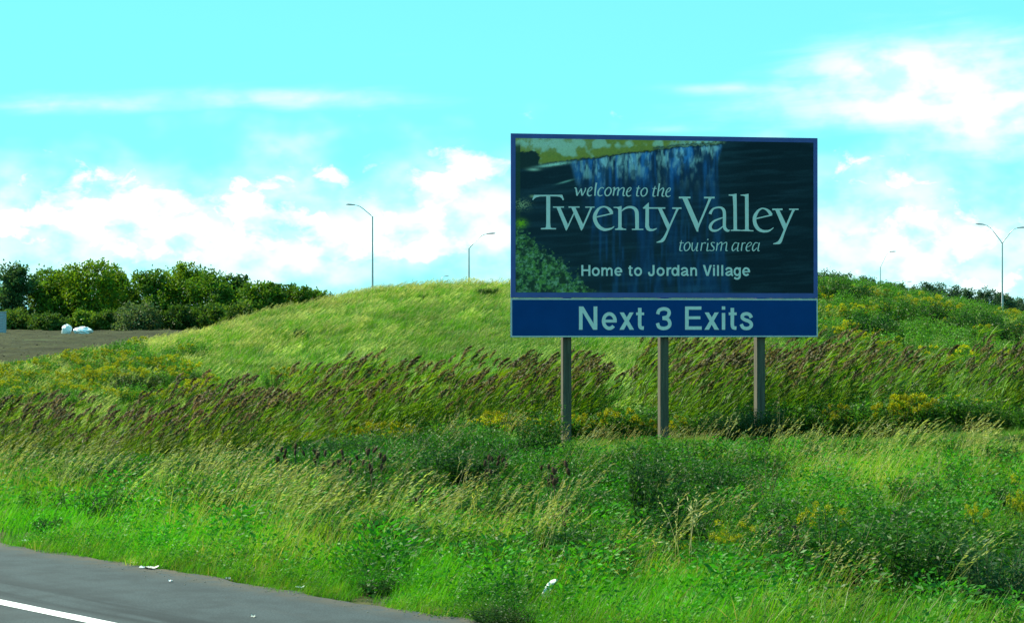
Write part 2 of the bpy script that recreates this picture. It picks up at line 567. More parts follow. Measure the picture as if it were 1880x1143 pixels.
def scatter(name, pts, rot, scl, tintc, idx, protos, label, cat):
    pts = np.asarray(pts, np.float32); n = len(pts)
    me = bpy.data.meshes.new(name)
    me.vertices.add(n); me.vertices.foreach_set('co', pts.ravel())
    a = me.attributes.new('rot', 'FLOAT_VECTOR', 'POINT'); a.data.foreach_set('vector', np.asarray(rot, np.float32).ravel())
    a = me.attributes.new('scl', 'FLOAT', 'POINT'); a.data.foreach_set('value', np.asarray(scl, np.float32))
    c = np.ones((n, 4), np.float32); c[:, :3] = tintc
    a = me.attributes.new('tint', 'FLOAT_COLOR', 'POINT'); a.data.foreach_set('color', c.ravel())
    a = me.attributes.new('idx', 'INT', 'POINT'); a.data.foreach_set('value', np.asarray(idx, np.int32))
    o = link(name, me)
    key = tuple(x.name for x in protos)
    if key not in HIDDEN:
        c_ = bpy.data.collections.new(name + '_kinds')
        for x in protos:
            c_.objects.link(bpy.data.objects.new(x.name, x))
        HIDDEN[key] = c_
    t = bpy.data.node_groups.new(name + '_nodes', 'GeometryNodeTree')
    t.interface.new_socket('Geometry', in_out='INPUT', socket_type='NodeSocketGeometry')
    t.interface.new_socket('Geometry', in_out='OUTPUT', socket_type='NodeSocketGeometry')
    gi = t.nodes.new('NodeGroupInput'); go = t.nodes.new('NodeGroupOutput')
    ip = t.nodes.new('GeometryNodeInstanceOnPoints')
    ci = t.nodes.new('GeometryNodeCollectionInfo'); ci.inputs['Collection'].default_value = HIDDEN[key]
    ci.inputs['Separate Children'].default_value = True; ci.inputs['Reset Children'].default_value = True

    def named(nm, ty):
        x = t.nodes.new('GeometryNodeInputNamedAttribute'); x.data_type = ty; x.inputs[0].default_value = nm
        return x.outputs[0]
    L = t.links.new
    L(gi.outputs[0], ip.inputs['Points']); L(ci.outputs[0], ip.inputs['Instance'])
    ip.inputs['Pick Instance'].default_value = True
    L(named('idx', 'INT'), ip.inputs['Instance Index'])
    e2r = t.nodes.new('FunctionNodeEulerToRotation')
    L(named('rot', 'FLOAT_VECTOR'), e2r.inputs[0]); L(e2r.outputs[0], ip.inputs['Rotation'])
    L(named('scl', 'FLOAT'), ip.inputs['Scale'])
    L(ip.outputs[0], go.inputs[0])
    md = o.modifiers.new('scatter', 'NODES'); md.node_group = t
    return tag(o, label, cat, kind='stuff')


def wedge(n, y0, y1, a0=-0.345, a1=0.325):
    """points spread evenly over the part of the land in view (with a margin)"""
    Y = np.sqrt(rng.uniform(y0 * y0, y1 * y1, n))
    A = rng.uniform(a0, a1, n)
    return A * Y, Y


def windrot(n, spread=0.7):
    return np.column_stack([np.zeros(n), np.zeros(n), rng.normal(0, spread, n)])


def var_cols(n, base, v=0.25, tan=0.0, tancol=(0.20, 0.165, 0.075)):
    c = np.asarray(base) * (1 + rng.uniform(-v, v, (n, 1))) * (1 + rng.uniform(-0.12, 0.12, (n, 3)))
    k = rng.random(n) < tan
    c[k] = np.asarray(tancol) * (1 + rng.uniform(-0.3, 0.3, (k.sum(), 1)))
    return c


# grass tufts: 'bc' carries the leaf colour, 'tint' the patch colour
def tuft(name, nb, rad, h, w, bend, base, tan, tancol=(0.20, 0.165, 0.075)):
    b = MB()
    r = rad * np.sqrt(rng.random(nb)); th = rng.uniform(0, 6.28, nb)
    pos = np.column_stack([r * np.cos(th), r * np.sin(th), np.full(nb, -0.03)])
    d = np.column_stack([np.full(nb, 0.9), np.zeros(nb)]) + rng.normal(0, 0.55, (nb, 2))
    d /= np.linalg.norm(d, axis=1, keepdims=True)
    hh = h * rng.uniform(0.55, 1.15, nb)
    b.blades(pos, hh, w * rng.uniform(0.7, 1.3, nb), d, bend * rng.uniform(0.35, 1.5, nb), var_cols(nb, base, 0.25, tan, tancol))
    return b.mesh(name, M_INST)


def seed_grass(name, nb, rad, h, col):
    """tall dry stems with a drooping seed head"""
    b = MB()
    for i in range(nb):
        r = rad * math.sqrt(rng.random()); th = rng.uniform(0, 6.28)
        p0 = np.array((r * math.cos(th), r * math.sin(th), -0.02)); hh = h * rng.uniform(0.7, 1.15)
        bend = rng.uniform(0.25, 0.75); d = np.array((1.0, rng.normal(0, 0.35)));  d /= np.linalg.norm(d)
        cc = np.asarray(col) * rng.uniform(0.7, 1.25)
        b.blades(p0[None], hh, 0.006, d[None], bend, cc)
        ns = 9
        t = np.linspace(0.74, 1.0, ns)
        pz = p0 + np.array((0, 0, 1.0)) * (hh * t * (1 - 0.35 * bend * t))[:, None] + np.array((d[0], d[1], 0)) * (hh * bend * t ** 1.7)[:, None]
        dirs = np.column_stack([np.full(ns, d[0]), rng.normal(0, .5, ns), rng.uniform(0.0, 0.9, ns)])
        b.leaves(pz, dirs, 0.055 * rng.uniform(.6, 1.3, ns), 0.012, cc * rng.uniform(0.85, 1.3, (ns, 1)))
    return b.mesh(name, M_INST)


G1 = (0.092, 0.295, 0.006)
lush = [tuft('lush_tuft_%d' % i, 16, 0.14, 0.30, 0.011, 0.6, G1, 0.05) for i in range(4)]
mixed = [tuft('mixed_tuft_%d' % i, 16, 0.16, 0.42, 0.009, 0.8, (0.115, 0.250, 0.008), 0.22, (0.24, 0.22, 0.07)) for i in range(4)]
dry = [seed_grass('seed_grass_%d' % i, 8, 0.16, 0.80, (0.30, 0.275, 0.095)) for i in range(3)]
weedy = []
for i in range(3):                                   # broad-leaved herbs among the grass
    b = MB(); n = 90
    th = rng.uniform(0, 6.28, n); r = 0.20 * np.sqrt(rng.random(n)); hz = rng.uniform(0.02, 0.36, n)
    pos = np.column_stack([r * np.cos(th) + hz * 0.2, r * np.sin(th), hz])
    dr = np.column_stack([np.cos(th) + .4, np.sin(th), rng.uniform(-.2, .9, n)])
    b.leaves(pos, dr, 0.058 * rng.uniform(.6, 1.4, n), 0.022, var_cols(n, (0.042, 0.190, 0.008), .3))
    weedy.append(b.mesh('herb_%d' % i, M_INST))
VERGE = lush + mixed + dry + weedy                   # 0-3, 4-7, 8-10, 11-13

# names sort alphabetically inside a collection: keep index order explicit
def ordered(meshes, stem):
    for i, x in enumerate(meshes):
        x.name = '%s_%02d' % (stem, i)
    return meshes


ordered(VERGE, 'verge_growth')


def patch(px, py, spots):
    """1 inside listed photo spots mapped on the ground, falling off outside"""
    f = np.zeros(len(px))
    for (x, y, rx, ry, a) in spots:
        f = np.maximum(f, a * np.exp(-(((px - x) / rx) ** 2 + ((py - y) / ry) ** 2)))
    return f


# hillside grass: longer, paler, combed by the wind
hill = [tuft('hg_%d' % i, 24, 0.34, 0.34, 0.016, 0.95, (0.098, 0.225, 0.008), 0.16, (0.30, 0.34, 0.10)) for i in range(4)]
hill += [seed_grass('hs_%d' % i, 12, 0.34, 0.48, (0.34, 0.34, 0.12)) for i in range(2)]
hill += [tuft('hd_%d' % i, 24, 0.34, 0.34, 0.018, 0.7, (0.070, 0.190, 0.014), 0.04) for i in range(2)]
ordered(hill, 'hill_growth')
n = 52000
X, Y = wedge(n, 46, 104)
inside = np.interp(X, CREST_X, CREST_Z) > 0.03
k = (inside & (Y < 98)) | (Y < 88)
X, Y = X[k], Y[k]; Z = zt(X, Y); n = len(X); px, py = pix(X, Y, Z)
n1 = vnoise(X * 0.30, Y * 0.22, 51); n2 = vnoise(X * 1.1, Y * 0.9, 52); n3 = vnoise(X * 0.09 + 5, Y * 0.07, 53)
u = rng.random(n)
idx = rng.integers(0, 4, n)
rightw = sst(px, 1430, 1620)
idx = np.where(u < 0.16 + 0.9 * np.clip(n1 - 0.5, 0, 1) + 0.3 * rightw, rng.integers(6, 8, n), idx)
idx = np.where(rng.random(n) < 0.10 + 0.6 * np.clip(n2 - 0.6, 0, 1), rng.integers(4, 6, n), idx)
base = np.ones((n, 3)) * (0.72 + 0.62 * n2)[:, None] * (1 + 0.75 * (n1 - 0.5)[:, None] * np.array((1, .9, .8)))
base *= 1 + (n3 - 0.5)[:, None] * np.array((0.7, 0.2, 0.3))
base *= rng.uniform(0.75, 1.3, (n, 1))
base *= (1 - rightw[:, None] * np.array((.2, .08, .15))) * np.array((.84, .96, .78))
scatter('hill_grass', np.column_stack([X, Y, Z]), windrot(n, 0.5), rng.uniform(0.7, 1.25, n), base, idx, hill, 'pale yellow-green grass combed by the wind over the rounded hill', 'grass')

# ------------------------------------------------------------------ plants with stems, leaves and flowers
def herb(name, h, r, nst, leaf, col, mat, seed, spread=0.35, dens=26, narrow=0.34, lean=0.12, flower=None):
    """returns (stem mesh, leaf mesh, flower mesh or None) for one bushy plant of height h, radius r"""
    global rng
    keep = rng; rng = np.random.default_rng(seed)
    S, Lf, Fl = MB(), MB(), MB()
    for i in range(nst):
        th = rng.uniform(0, 6.28); rr = r * math.sqrt(rng.random()) * 0.45
        b0 = np.array((rr * math.cos(th), rr * math.sin(th), -0.05))
        out = r * rng.uniform(0.2, 0.75); hh = h * rng.uniform(0.62, 1.02) * (1 - 0.35 * out / r * spread)
        tip = b0 + np.array((out * math.cos(th) + lean * hh, out * math.sin(th), hh))
        mid = b0 * 0.5 + tip * 0.5 + np.array((-0.04 * hh, 0, 0.06 * hh))
        S.tube([b0, mid, tip], [0.008 * h + .002, 0.006 * h + .001, 0.002], np.array((0.075, 0.10, 0.035)) * rng.uniform(.7, 1.2), 4)
        nl = dens
        t = rng.uniform(0.12, 1.0, nl)[:, None]
        p = (1 - t) ** 2 * b0 + 2 * t * (1 - t) * mid + t * t * tip
        a = rng.uniform(0, 6.28, nl)
        d = np.column_stack([np.cos(a) + 0.25, np.sin(a), rng.uniform(-0.15, 0.9, nl)])
        ll = leaf * rng.uniform(0.6, 1.3, nl) * (1.15 - 0.5 * t[:, 0])
        Lf.leaves(p, d, ll, ll * narrow, var_cols(nl, col, 0.28))
        # side twigs fill the crown
        nk = dens // 2
        t = rng.uniform(0.3, 1.0, nk)[:, None]
        p = (1 - t) ** 2 * b0 + 2 * t * (1 - t) * mid + t * t * tip + rng.normal(0, 0.10 * r + .02, (nk, 3))
        a = rng.uniform(0, 6.28, nk)
        d = np.column_stack([np.cos(a) + .25, np.sin(a), rng.uniform(-0.2, 0.8, nk)])
        ll = leaf * rng.uniform(0.6, 1.2, nk)
        Lf.leaves(p, d, ll, ll * narrow, var_cols(nk, col, 0.3))
        if flower is not None:
            nb = 5
            for j in range(nb):                       # arching sprays of tiny florets
                a = rng.uniform(-1.4, 1.4); ln_ = flower[1] * rng.uniform(.6, 1.2)
                tt = np.linspace(0, 1, 13)[:, None]
                st = tip - np.array((0, 0, 1)) * h * 0.02 * j
                pp = st + np.array((math.cos(a), math.sin(a), 0.0)) * ln_ * tt + np.array((0, 0, 1)) * ln_ * (0.7 * tt - 0.8 * tt * tt)
                pp = np.repeat(pp, 2, axis=0) + rng.normal(0, 0.008, (26, 3))
                Fl.leaves(pp, rng.normal(0, 1, (26, 3)) + np.array((0, 0, .6)), flower[2] * rng.uniform(.7, 1.4, 26), flower[2] * 0.7,
                          var_cols(26, flower[0], 0.25))
    out = (S.mesh(name + '_stems', M_STEM), Lf.mesh(name + '_leaves', mat), Fl.mesh(name + '_flowers', mat) if flower is not None else None)
    rng = keep
    return out


def place(name, meshes, loc, rz, scl, label, cat, group=None, color=(1, 1, 1), parts=('stem', 'foliage', 'flowers')):
    e = empty(name, loc, rz)
    e.scale = scl if isinstance(scl, (tuple, list)) else (scl,) * 3
    tag(e, label, cat, group)
    for nm, me in zip(parts, meshes):
        if me is not None:
            o = link(nm, me, e)
            o.color = (*color, 1)
    return e


YEL = (0.31, 0.31, 0.004)
GOLD = [herb('goldenrod_%d' % i, 1.0, 0.42, 13, 0.10, (0.075, 0.170, 0.012), M_LEAF, 70 + i, flower=(YEL, 0.17, 0.026), narrow=0.2) for i in range(3)]
WEED = [herb('leafy_weed_%d' % i, 1.0, 0.42, 22, 0.074, (0.030, 0.098, 0.010), M_LEAF, 80 + i, dens=56) for i in range(4)]
BUSH = [herb('round_bush_%d' % i, 1.0, 0.75, 56, 0.078, (0.024, 0.076, 0.010), M_LEAF, 90 + i, spread=0.9, dens=48, narrow=.5, lean=.05) for i in range(3)]
GREY = [herb('grey_bush_%d' % i, 1.0, 0.75, 40, 0.10, (0.034, 0.085, 0.026), M_LEAF, 95 + i, spread=0.9, dens=40, narrow=.25, lean=.1) for i in range(2)]

# (kind, photo x of the foot, photo y of the foot, height px, width px, colour, label, category)
SPOTS = []
PLANTS = [
    ('weed', 1195, 985, 160, 115, (.75, .8, .85), 'tall leafy green weed below the middle post of the sign', 'weed'),
    ('bush', 1300, 928, 60, 105, (.75, .95, .9), 'low round dark green bush in the grass below the sign', 'bush'),
    ('weed', 985, 858, 95, 85, (.95, 1, 1), 'leafy weed growing just beside the foot of the nearest post', 'weed'),
    ('bush', 850, 895, 62, 150, (.85, .95, 1.0), 'broad low dark bush between the teasels and the nearest post', 'bush'),
    ('weed', 1560, 1095, 140, 170, (1.1, 1.25, .9), 'big leafy weed clump behind the dried thistle', 'weed'),
    ('weed', 1680, 1100, 140, 140, (.9, 1.05, .85), 'dark leafy weed clump with a shaded base in the lower right', 'weed'),
    ('grey', 1835, 1125, 140, 180, (.7, .95, 1.05), 'blue-green feathery bush in the lower right corner', 'bush'),
    ('bush', 693, 1092, 36, 66, (.9, .9, .8), 'small dark bush at the ragged edge of the road', 'bush'),
    ('bush', 915, 1150, 40, 110, (.85, .85, .7), 'dark low bush where the grass meets the road at the bottom edge', 'bush'),
    ('bush', 1400, 812, 66, 74, (.6, .7, .7), 'dark bush hiding the foot of the far post', 'bush'),
    ('bush', 1332, 808, 58, 80, (.65, .75, .7), 'dark low bush right beside the middle post weeds', 'bush'),
    ('bush', 1520, 802, 66, 90, (.6, .7, .7), 'dark bush below the lower right corner of the sign', 'bush'),
    ('bush', 1210, 930, 66, 100, (.7, .8, .75), 'dark bush at the foot of the tall leafy weed', 'bush'),
    ('bush', 1620, 1050, 66, 130, (1.0, 1.25, .9), 'large dark rounded bush between the two leafy weed clumps', 'bush'),
    ('bush', 1470, 1075, 70, 110, (.7, .85, .7), 'dark bush just under the dried thistle', 'bush'),
    ('bush', 1745, 1065, 60, 100, (.9, 1.15, .9), 'dark bush beside the blue-green corner bush', 'bush'),
    ('bush', 930, 868, 44, 110, (.7, .8, .75), 'low dark bush in front of the nearest post weeds', 'bush'),
    ('weed', 1362, 806, 85, 105, (.7, .85, .85), 'dark weed clump between the middle and the far post', 'weed'),
    ('weed', 1460, 800, 100, 110, (.7, .85, .85), 'dark weed clump just beside the far post, among reeds', 'weed'),
    ('bush', 1640, 796, 105, 140, (.75, .9, .85), 'dark bush standing before the reeds beyond the far post', 'bush'),
    ('weed', 1285, 803, 70, 80, (.8, .9, .9), 'green weed clump beside the foot of the middle post', 'weed'),
    ('grey', 640, 855, 46, 110, (.9, 1.05, 1.0), 'grey-green low bush above the teasel heads', 'bush'),
    ('bush', 330, 895, 42, 80, (.9, .9, .9), 'small dark bush between the reeds and the straw grass', 'bush'),
    ('bush', 190, 905, 42, 60, (.7, .8, .8), 'tiny dark bush at the reed edge above the bright grass', 'bush'),
    ('bush', 1245, 1015, 60, 120, (.8, .95, .9), 'dark bush in the grass under the tall leafy weed', 'bush'),
    ('bush', 885, 968, 42, 100, (.85, .95, .85), 'low bush in the grass below the broad dark bush', 'bush'),
    ('weed', 790, 812, 70, 90, (.85, 1.05, .85), 'bright leafy weed at the front of the reeds', 'weed'),
    ('weed', 690, 812, 62, 90, (.75, .95, .8), 'leafy weed at the dark gap in the reeds', 'weed'),
    ('weed', 890, 820, 60, 80, (.95, 1.0, .9), 'leafy weed in front of the reeds, under the sign corner', 'weed'),
    ('bush', 90, 978, 34, 60, (.9, 1, .9), 'small round bush in the bright grass above the road edge', 'bush'),
    ('bush', 250, 728, 48, 100, (1.0, .62, .55), 'dull brownish bush among goldenrod at the foot of the hill', 'bush'),
    ('bush', 365, 712, 36, 60, (.9, .8, .7), 'olive bush among goldenrod beside the brownish bush', 'bush'),
    ('bush', 550, 622, 24, 26, (.7, .85, .8), 'tiny dark bush alone on the grassy hillside', 'bush'),
    ('bush', 895, 545, 20, 48, (.9, .75, .7), 'dull low bush near the hilltop beside the sign', 'bush'),
    ('bush', 790, 552, 14, 40, (.8, .9, .8), 'low green bush near the hilltop, left of the dull bush', 'bush'),
    ('bush', 1600, 632, 70, 100, (.75, .95, .85), 'dark bush on the slope beyond the right edge of the sign', 'bush'),
    ('weed', 1645, 600, 66, 80, (1.2, 1.25, .7), 'yellow-green weed high on the slope beyond the sign', 'weed'),
    ('bush', 1530, 560, 58, 70, (.9, 1.0, .75), 'leafy bush on the hilltop right beside the sign', 'bush'),
    ('bush', 1570, 560, 46, 60, (.8, .95, .85), 'second bush from the sign on the hilltop', 'bush'),
    ('bush', 1700, 600, 56, 80, (.85, 1.0, .75), 'bush below the hilltop between the single and the double lamp', 'bush'),
    ('bush', 1790, 625, 70, 100, (.9, 1.05, .8), 'green bush on the slope below the double lamp', 'bush'),
    ('bush', 1855, 640, 62, 80, (.75, .9, .8), 'bush at the right edge below the double lamp', 'bush'),
    ('bush', 1765, 570, 34, 56, (.9, 1.0, .7), 'bush on the skyline just left of the double lamp', 'bush'),
    ('grey', 1505, 640, 52, 60, (.8, 1.0, .8), 'grey-green bush partly hidden by the sign edge', 'bush'),
]
KIND = {'weed': WEED, 'bush': BUSH, 'grey': GREY}
for i, (kd, x, y, hp, wp, colr, lab, cat) in enumerate(PLANTS):
    g = ground(x, y)
    sc_ = F / g.y
    hw = 0.42 if kd == 'weed' else 0.75
    wz = wp / sc_ / (2 * hw) * (1.2 if g.y < 45 else 1.05)
    hp = hp + (0 if 'road' in lab and 'edge' in lab or 'meets' in lab else .20 * sc_ if g.y < 36 else .08 * sc_ if g.y < 45 else 0)
    SPOTS.append((g.x, g.y - .15, wp / sc_ * .62))
    place('leafy_weed' if cat == 'weed' else ('grey_bush' if kd == 'grey' else 'bush'), KIND[kd][i % len(KIND[kd])], g, rng.uniform(-.6, .6),
          (wz, wz, hp / sc_ * 1.02), lab, cat, color=colr)

GOLDS = [
    (1325, 1045, 55, 95, 'goldenrod clump with ochre sprays under the dry stalks'),
    (1495, 1015, 62, 95, 'goldenrod clump between the dried thistle and the dark weeds'),
    (1785, 1012, 58, 55, 'goldenrod with browned heads above the blue-green bush'),
    (1868, 1010, 110, 80, 'tall goldenrod at the right edge of the verge'),
    (1145, 1045, 36, 60, 'small goldenrod in the grass above the white bag'),
    (1000, 1022, 34, 42, 'smallest goldenrod, alone in the grass left of the others'),
    (1252, 1048, 34, 36, 'little goldenrod between two other goldenrod clumps'),
    (1690, 592, 60, 70, 'bright goldenrod clump high on the slope beyond the sign'),
    (1735, 596, 48, 60, 'goldenrod beside the brightest clump on the slope'),
    (1600, 590, 40, 44, 'goldenrod below the far single lamp on the slope'),
    (1835, 602, 40, 60, 'goldenrod just below the double lamp'),
    (1860, 610, 30, 40, 'goldenrod on the slope at the right edge'),
    (1575, 555, 34, 50, 'goldenrod on the hilltop near the sign edge'),
    (1650, 575, 40, 40, 'goldenrod among bushes midway between the two lamps'),
]
for i, (x, y, hp, wp, lab) in enumerate(GOLDS):
    g = ground(x, y); sc_ = F / g.y; wz = wp / sc_ / 1.0
    hp = hp + (.22 * sc_ if g.y < 36 else 0)
    SPOTS.append((g.x, g.y, wp / sc_ * .45))
    place('goldenrod', GOLD[i % 3], g, rng.uniform(-.5, .5), (wz, wz, hp / sc_), lab, 'goldenrod', 'goldenrod clumps', color=(1, 1, 1))


n = 34000
X, Y = wedge(n, 12.5, 46)
ft = rng.uniform(-7, 18, 5200); fs = S_EDGE - .10 + np.abs(rng.normal(0, .45, 5200))
X = np.concatenate([X, RD[0] * ft + RN[0] * fs]); Y = np.concatenate([Y, RD[1] * ft + RN[1] * fs])
s = X * RN[0] + Y * RN[1]
edge_j = (vnoise(X * 1.4, Y * 1.4, 41) - 0.5) * 0.5
k = s > S_EDGE - 0.04 + edge_j * 0.8
k &= rng.random(len(X)) > .75 * sst(Y + 3 * (vnoise(X * .6, Y * .4, 45) - .5), 38.5, 41) * sst(X / Y, -.14, -.09)
for gx, gy, gr in SPOTS:                              # grass gives way under the bigger plants
    k &= ~((((X - gx) / gr) ** 2 + ((Y - gy + .15) / (gr + .25)) ** 2 < 1) & (rng.random(len(X)) < .9))
X, Y, s = X[k], Y[k], s[k]
Z = zt(X, Y); px, py = pix(X, Y, Z)
n = len(X)
n1 = vnoise(X * 0.55, Y * 0.55, 42); n2 = vnoise(X * 1.7, Y * 1.7, 43); n3 = vnoise(X * 0.25, Y * 0.25, 44)
tanf = patch(px, py, [(110, 905, 170, 26, .9), (360, 950, 110, 55, 1.0), (560, 1010, 110, 45, .95), (780, 1000, 130, 36, .6), (950, 1010, 110, 40, .8),
                      (1540, 890, 150, 40, .7), (1150, 830, 140, 22, .4), (1320, 1050, 90, 26, .6), (1350, 840, 120, 26, .5), (1700, 850, 220, 30, .5),
                      (1130, 1060, 200, 24, .45), (1500, 1120, 150, 25, .5), (660, 950, 80, 30, .6)])
lushf = patch(px, py, [(150, 960, 230, 42, 1.0), (330, 1010, 130, 30, .9), (800, 1060, 210, 50, 1.0), (640, 1060, 120, 30, .8), (1100, 950, 90, 40, .9), (1250, 1120, 260, 40, .9),
                       (1650, 870, 220, 60, .7), (1420, 950, 120, 35, .6), (1750, 1130, 200, 40, .7), (500, 1020, 80, 26, .7)])
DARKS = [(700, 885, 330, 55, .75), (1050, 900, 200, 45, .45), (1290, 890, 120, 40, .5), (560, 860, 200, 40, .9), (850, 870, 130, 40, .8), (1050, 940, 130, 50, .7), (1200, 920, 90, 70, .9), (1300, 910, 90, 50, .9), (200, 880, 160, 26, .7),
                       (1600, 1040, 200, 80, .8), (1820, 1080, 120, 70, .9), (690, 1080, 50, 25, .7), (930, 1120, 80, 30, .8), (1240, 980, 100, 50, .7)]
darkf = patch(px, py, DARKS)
u = rng.random(n)
idx = rng.integers(0, 4, n)
idx = np.where(u < 0.30 + 0.35 * (n1 - 0.5) * 2 + 0.30 * tanf - 0.25 * lushf, rng.integers(4, 8, n), idx)
idx = np.where(rng.random(n) < 0.06 + 0.28 * darkf + 0.5 * np.clip(n2 - 0.62, 0, 1), rng.integers(11, 14, n), idx)
drym = rng.random(n) < (0.008 + 0.075 * tanf + 0.09 * np.clip(n1 - 0.58, 0, 1)) * sst(s, S_EDGE + .7, S_EDGE + 1.6)
idx = np.where(drym, rng.integers(8, 11, n), idx)
base = np.ones((n, 3)) * (0.55 + 0.7 * n2)[:, None]
base *= np.array((1, 1, 1)) + tanf[:, None] * np.array((0.75, 0.22, 0.5)) * (idx < 8)[:, None]
base *= np.array((1, 1, 1)) + lushf[:, None] * np.array((-0.1, 0.30, -0.25))
idx = np.where((idx >= 8) & (idx < 11) & (rng.random(n) < .8 * darkf), rng.integers(0, 4, n), idx)
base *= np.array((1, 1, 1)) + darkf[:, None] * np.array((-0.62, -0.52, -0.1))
base *= np.array((1, 1, 1)) + (n3 - 0.5)[:, None] * np.array((0.6, 0.1, 0.2))
base *= rng.uniform(0.75, 1.25, (n, 1))
nearr = sst(s, S_EDGE, S_EDGE + 1.2)
low_ = sst(Y, 31, 36) * sst(X / Y, -.02, .02)             # shorter growth round the posts
scl = rng.uniform(0.7, 1.25, n) * (0.40 + 0.60 * nearr) * (0.8 + 0.4 * n1) * (1 - .60 * low_)
scatter('verge_grass', np.column_stack([X, Y, Z]), windrot(n, 0.6), scl, base, idx, VERGE, 'wind-blown green and straw grass covering the verge in front of the sign', 'grass')

# masses of the same growth where nobody could count them
def inst_copy(triple, name):
    """one mesh of stems + leaves + flowers for scattering"""
    vs_, qs, cs, n0 = [], [], [], 0
    for me in triple:
        if me is None: continue
        nv = len(me.vertices); v = np.zeros(nv * 3, np.float32); me.vertices.foreach_get('co', v)
        q = np.zeros(len(me.loops), np.int32); me.loops.foreach_get('vertex_index', q)
        c = np.zeros(nv * 4, np.float32); me.color_attributes['bc'].data.foreach_get('color', c)
        vs_.append(v.reshape(-1, 3)); qs.append(q.reshape(-1, 4) + n0); cs.append(c.reshape(-1, 4)[:, :3]); n0 += nv
    return mk(name, np.concatenate(vs_), np.concatenate(qs), M_INST, np.concatenate(cs))


GOLD_I = [inst_copy(herb('gm%d' % i, 1.0, 0.40, 7, 0.11, (0.085, 0.185, 0.010), M_LEAF, 170 + i, flower=(YEL, 0.19, 0.040), dens=18, narrow=.25), 'gold_mass_%02d' % i) for i in range(3)]
WEED_I = [inst_copy(herb('wm%d' % i, 1.0, 0.42, 8, 0.13, (0.058, 0.170, 0.012), M_LEAF, 180 + i, dens=24), 'weed_mass_%02d' % i) for i in range(3)]
ALLM = ordered(GOLD_I + WEED_I, 'mass_growth')


def band_points(n, y0, y1, cond):
    X, Y = wedge(n, y0, y1); Z = zt(X, Y); px, py = pix(X, Y, Z); k = cond(X, Y, px, py)
    return X[k], Y[k], Z[k], px[k], py[k]


# goldenrod belt on the left, behind the reeds
X, Y, Z, px, py = band_points(4200, 53, 72, lambda X, Y, px, py: (px < 720) & (vnoise(X * .35, Y * .35, 61) + 0.20 * (px < 420) - 0.0004 * np.clip(px - 200, 0, 900) - 0.045 * np.clip(Y - 58, 0, 30) * (px > 260) > 0.50))
n = len(X); t_ = np.ones((n, 3)) * rng.uniform(.75, 1.25, (n, 1)); yel = vnoise(X * .5, Y * .5, 62)
scatter('goldenrod_belt', np.column_stack([X, Y, Z]), windrot(n, .8), rng.uniform(.45, .75, n) * np.interp(px, [100, 350], [.8, 1.1]), t_,
        np.where(rng.random(n) < 0.22 + 1.3 * (yel - .45), rng.integers(0, 3, n), rng.integers(3, 6, n)), ALLM,
        'yellow goldenrod belt between the reeds and the bare field', 'goldenrod')
# flowering herbs in front of the reeds, under the sign
X, Y, Z, px, py = band_points(6500, 36.8, 45, lambda X, Y, px, py: (px > 430) & (Y > np.interp(px, [430, 800, 960, 1400, 1900], [36.5, 37.4, 39.4, 40.4, 40.4]) + 5.0 * (vnoise(X * .5, Y * .3, 69, 2) - .5)) & (vnoise(X * .6, Y * .6, 63) > 0.36 + 0.05 * (px > 1450)))
n = len(X); t_ = np.ones((n, 3)) * rng.uniform(.55, 1.2, (n, 1)) * (.5 + 1.0 * vnoise(X * .8, Y * .8, 68))[:, None]; yel = vnoise(X * .42, Y * .5, 64, 2)
scatter('herb_belt', np.column_stack([X, Y, Z]), windrot(n, .8), rng.uniform(.30, .90, n) * (.7 + .6 * vnoise(X * .5, Y * .5, 90)), t_,
        np.where(rng.random(n) < 0.12 + 2.2 * (yel - .5), rng.integers(0, 3, n), rng.integers(3, 6, n)), ALLM,
        'green herbs and goldenrod growing in front of the reeds under the sign', 'herbs')
# leafy weeds standing here and there in the verge
X, Y, Z, px, py = band_points(3600, 17, 40, lambda X, Y, px, py: (X * RN[0] + Y * RN[1] > S_EDGE + 1.6) & (vnoise(X * .55, Y * .45, 46, 2) + .55 * patch(px, py, DARKS) > .60))
n = len(X); t_ = np.ones((n, 3)) * rng.uniform(.45, .95, (n, 1)) * (.5 + .8 * vnoise(X * .9, Y * .7, 47))[:, None] * np.array((.8, .95, .9))
scatter('verge_weeds', np.column_stack([X, Y, Z]), windrot(n, 1.2), rng.uniform(.22, .55, n) * (1 - .45 * sst(Y, 31, 36) * sst(X / Y, -.02, 0.02)), t_, rng.integers(3, 6, n), ALLM,
        'dark leafy weeds mixed through the verge grass', 'weeds')
# rank growth on the right-hand slope
X, Y, Z, px, py = band_points(9000, 58, 94, lambda X, Y, px, py: (px > 1380) & (vnoise(X * .3, Y * .3, 65) + 0.18 * sst(px, 1480, 1600) > 0.50))
n = len(X); t_ = np.ones((n, 3)) * rng.uniform(.7, 1.3, (n, 1)) * (.6 + .9 * vnoise(X * .5, Y * .4, 67))[:, None]; yel = vnoise(X * .35, Y * .35, 66)
scatter('slope_weeds', np.column_stack([X, Y, Z]), windrot(n, .8), rng.uniform(.35, .85, n), t_,
        np.where(rng.random(n) < 0.05 + 1.3 * (yel - .52), rng.integers(0, 3, n), rng.integers(3, 6, n)), ALLM,
        'rank green weeds and goldenrod covering the slope beyond the sign', 'weeds')

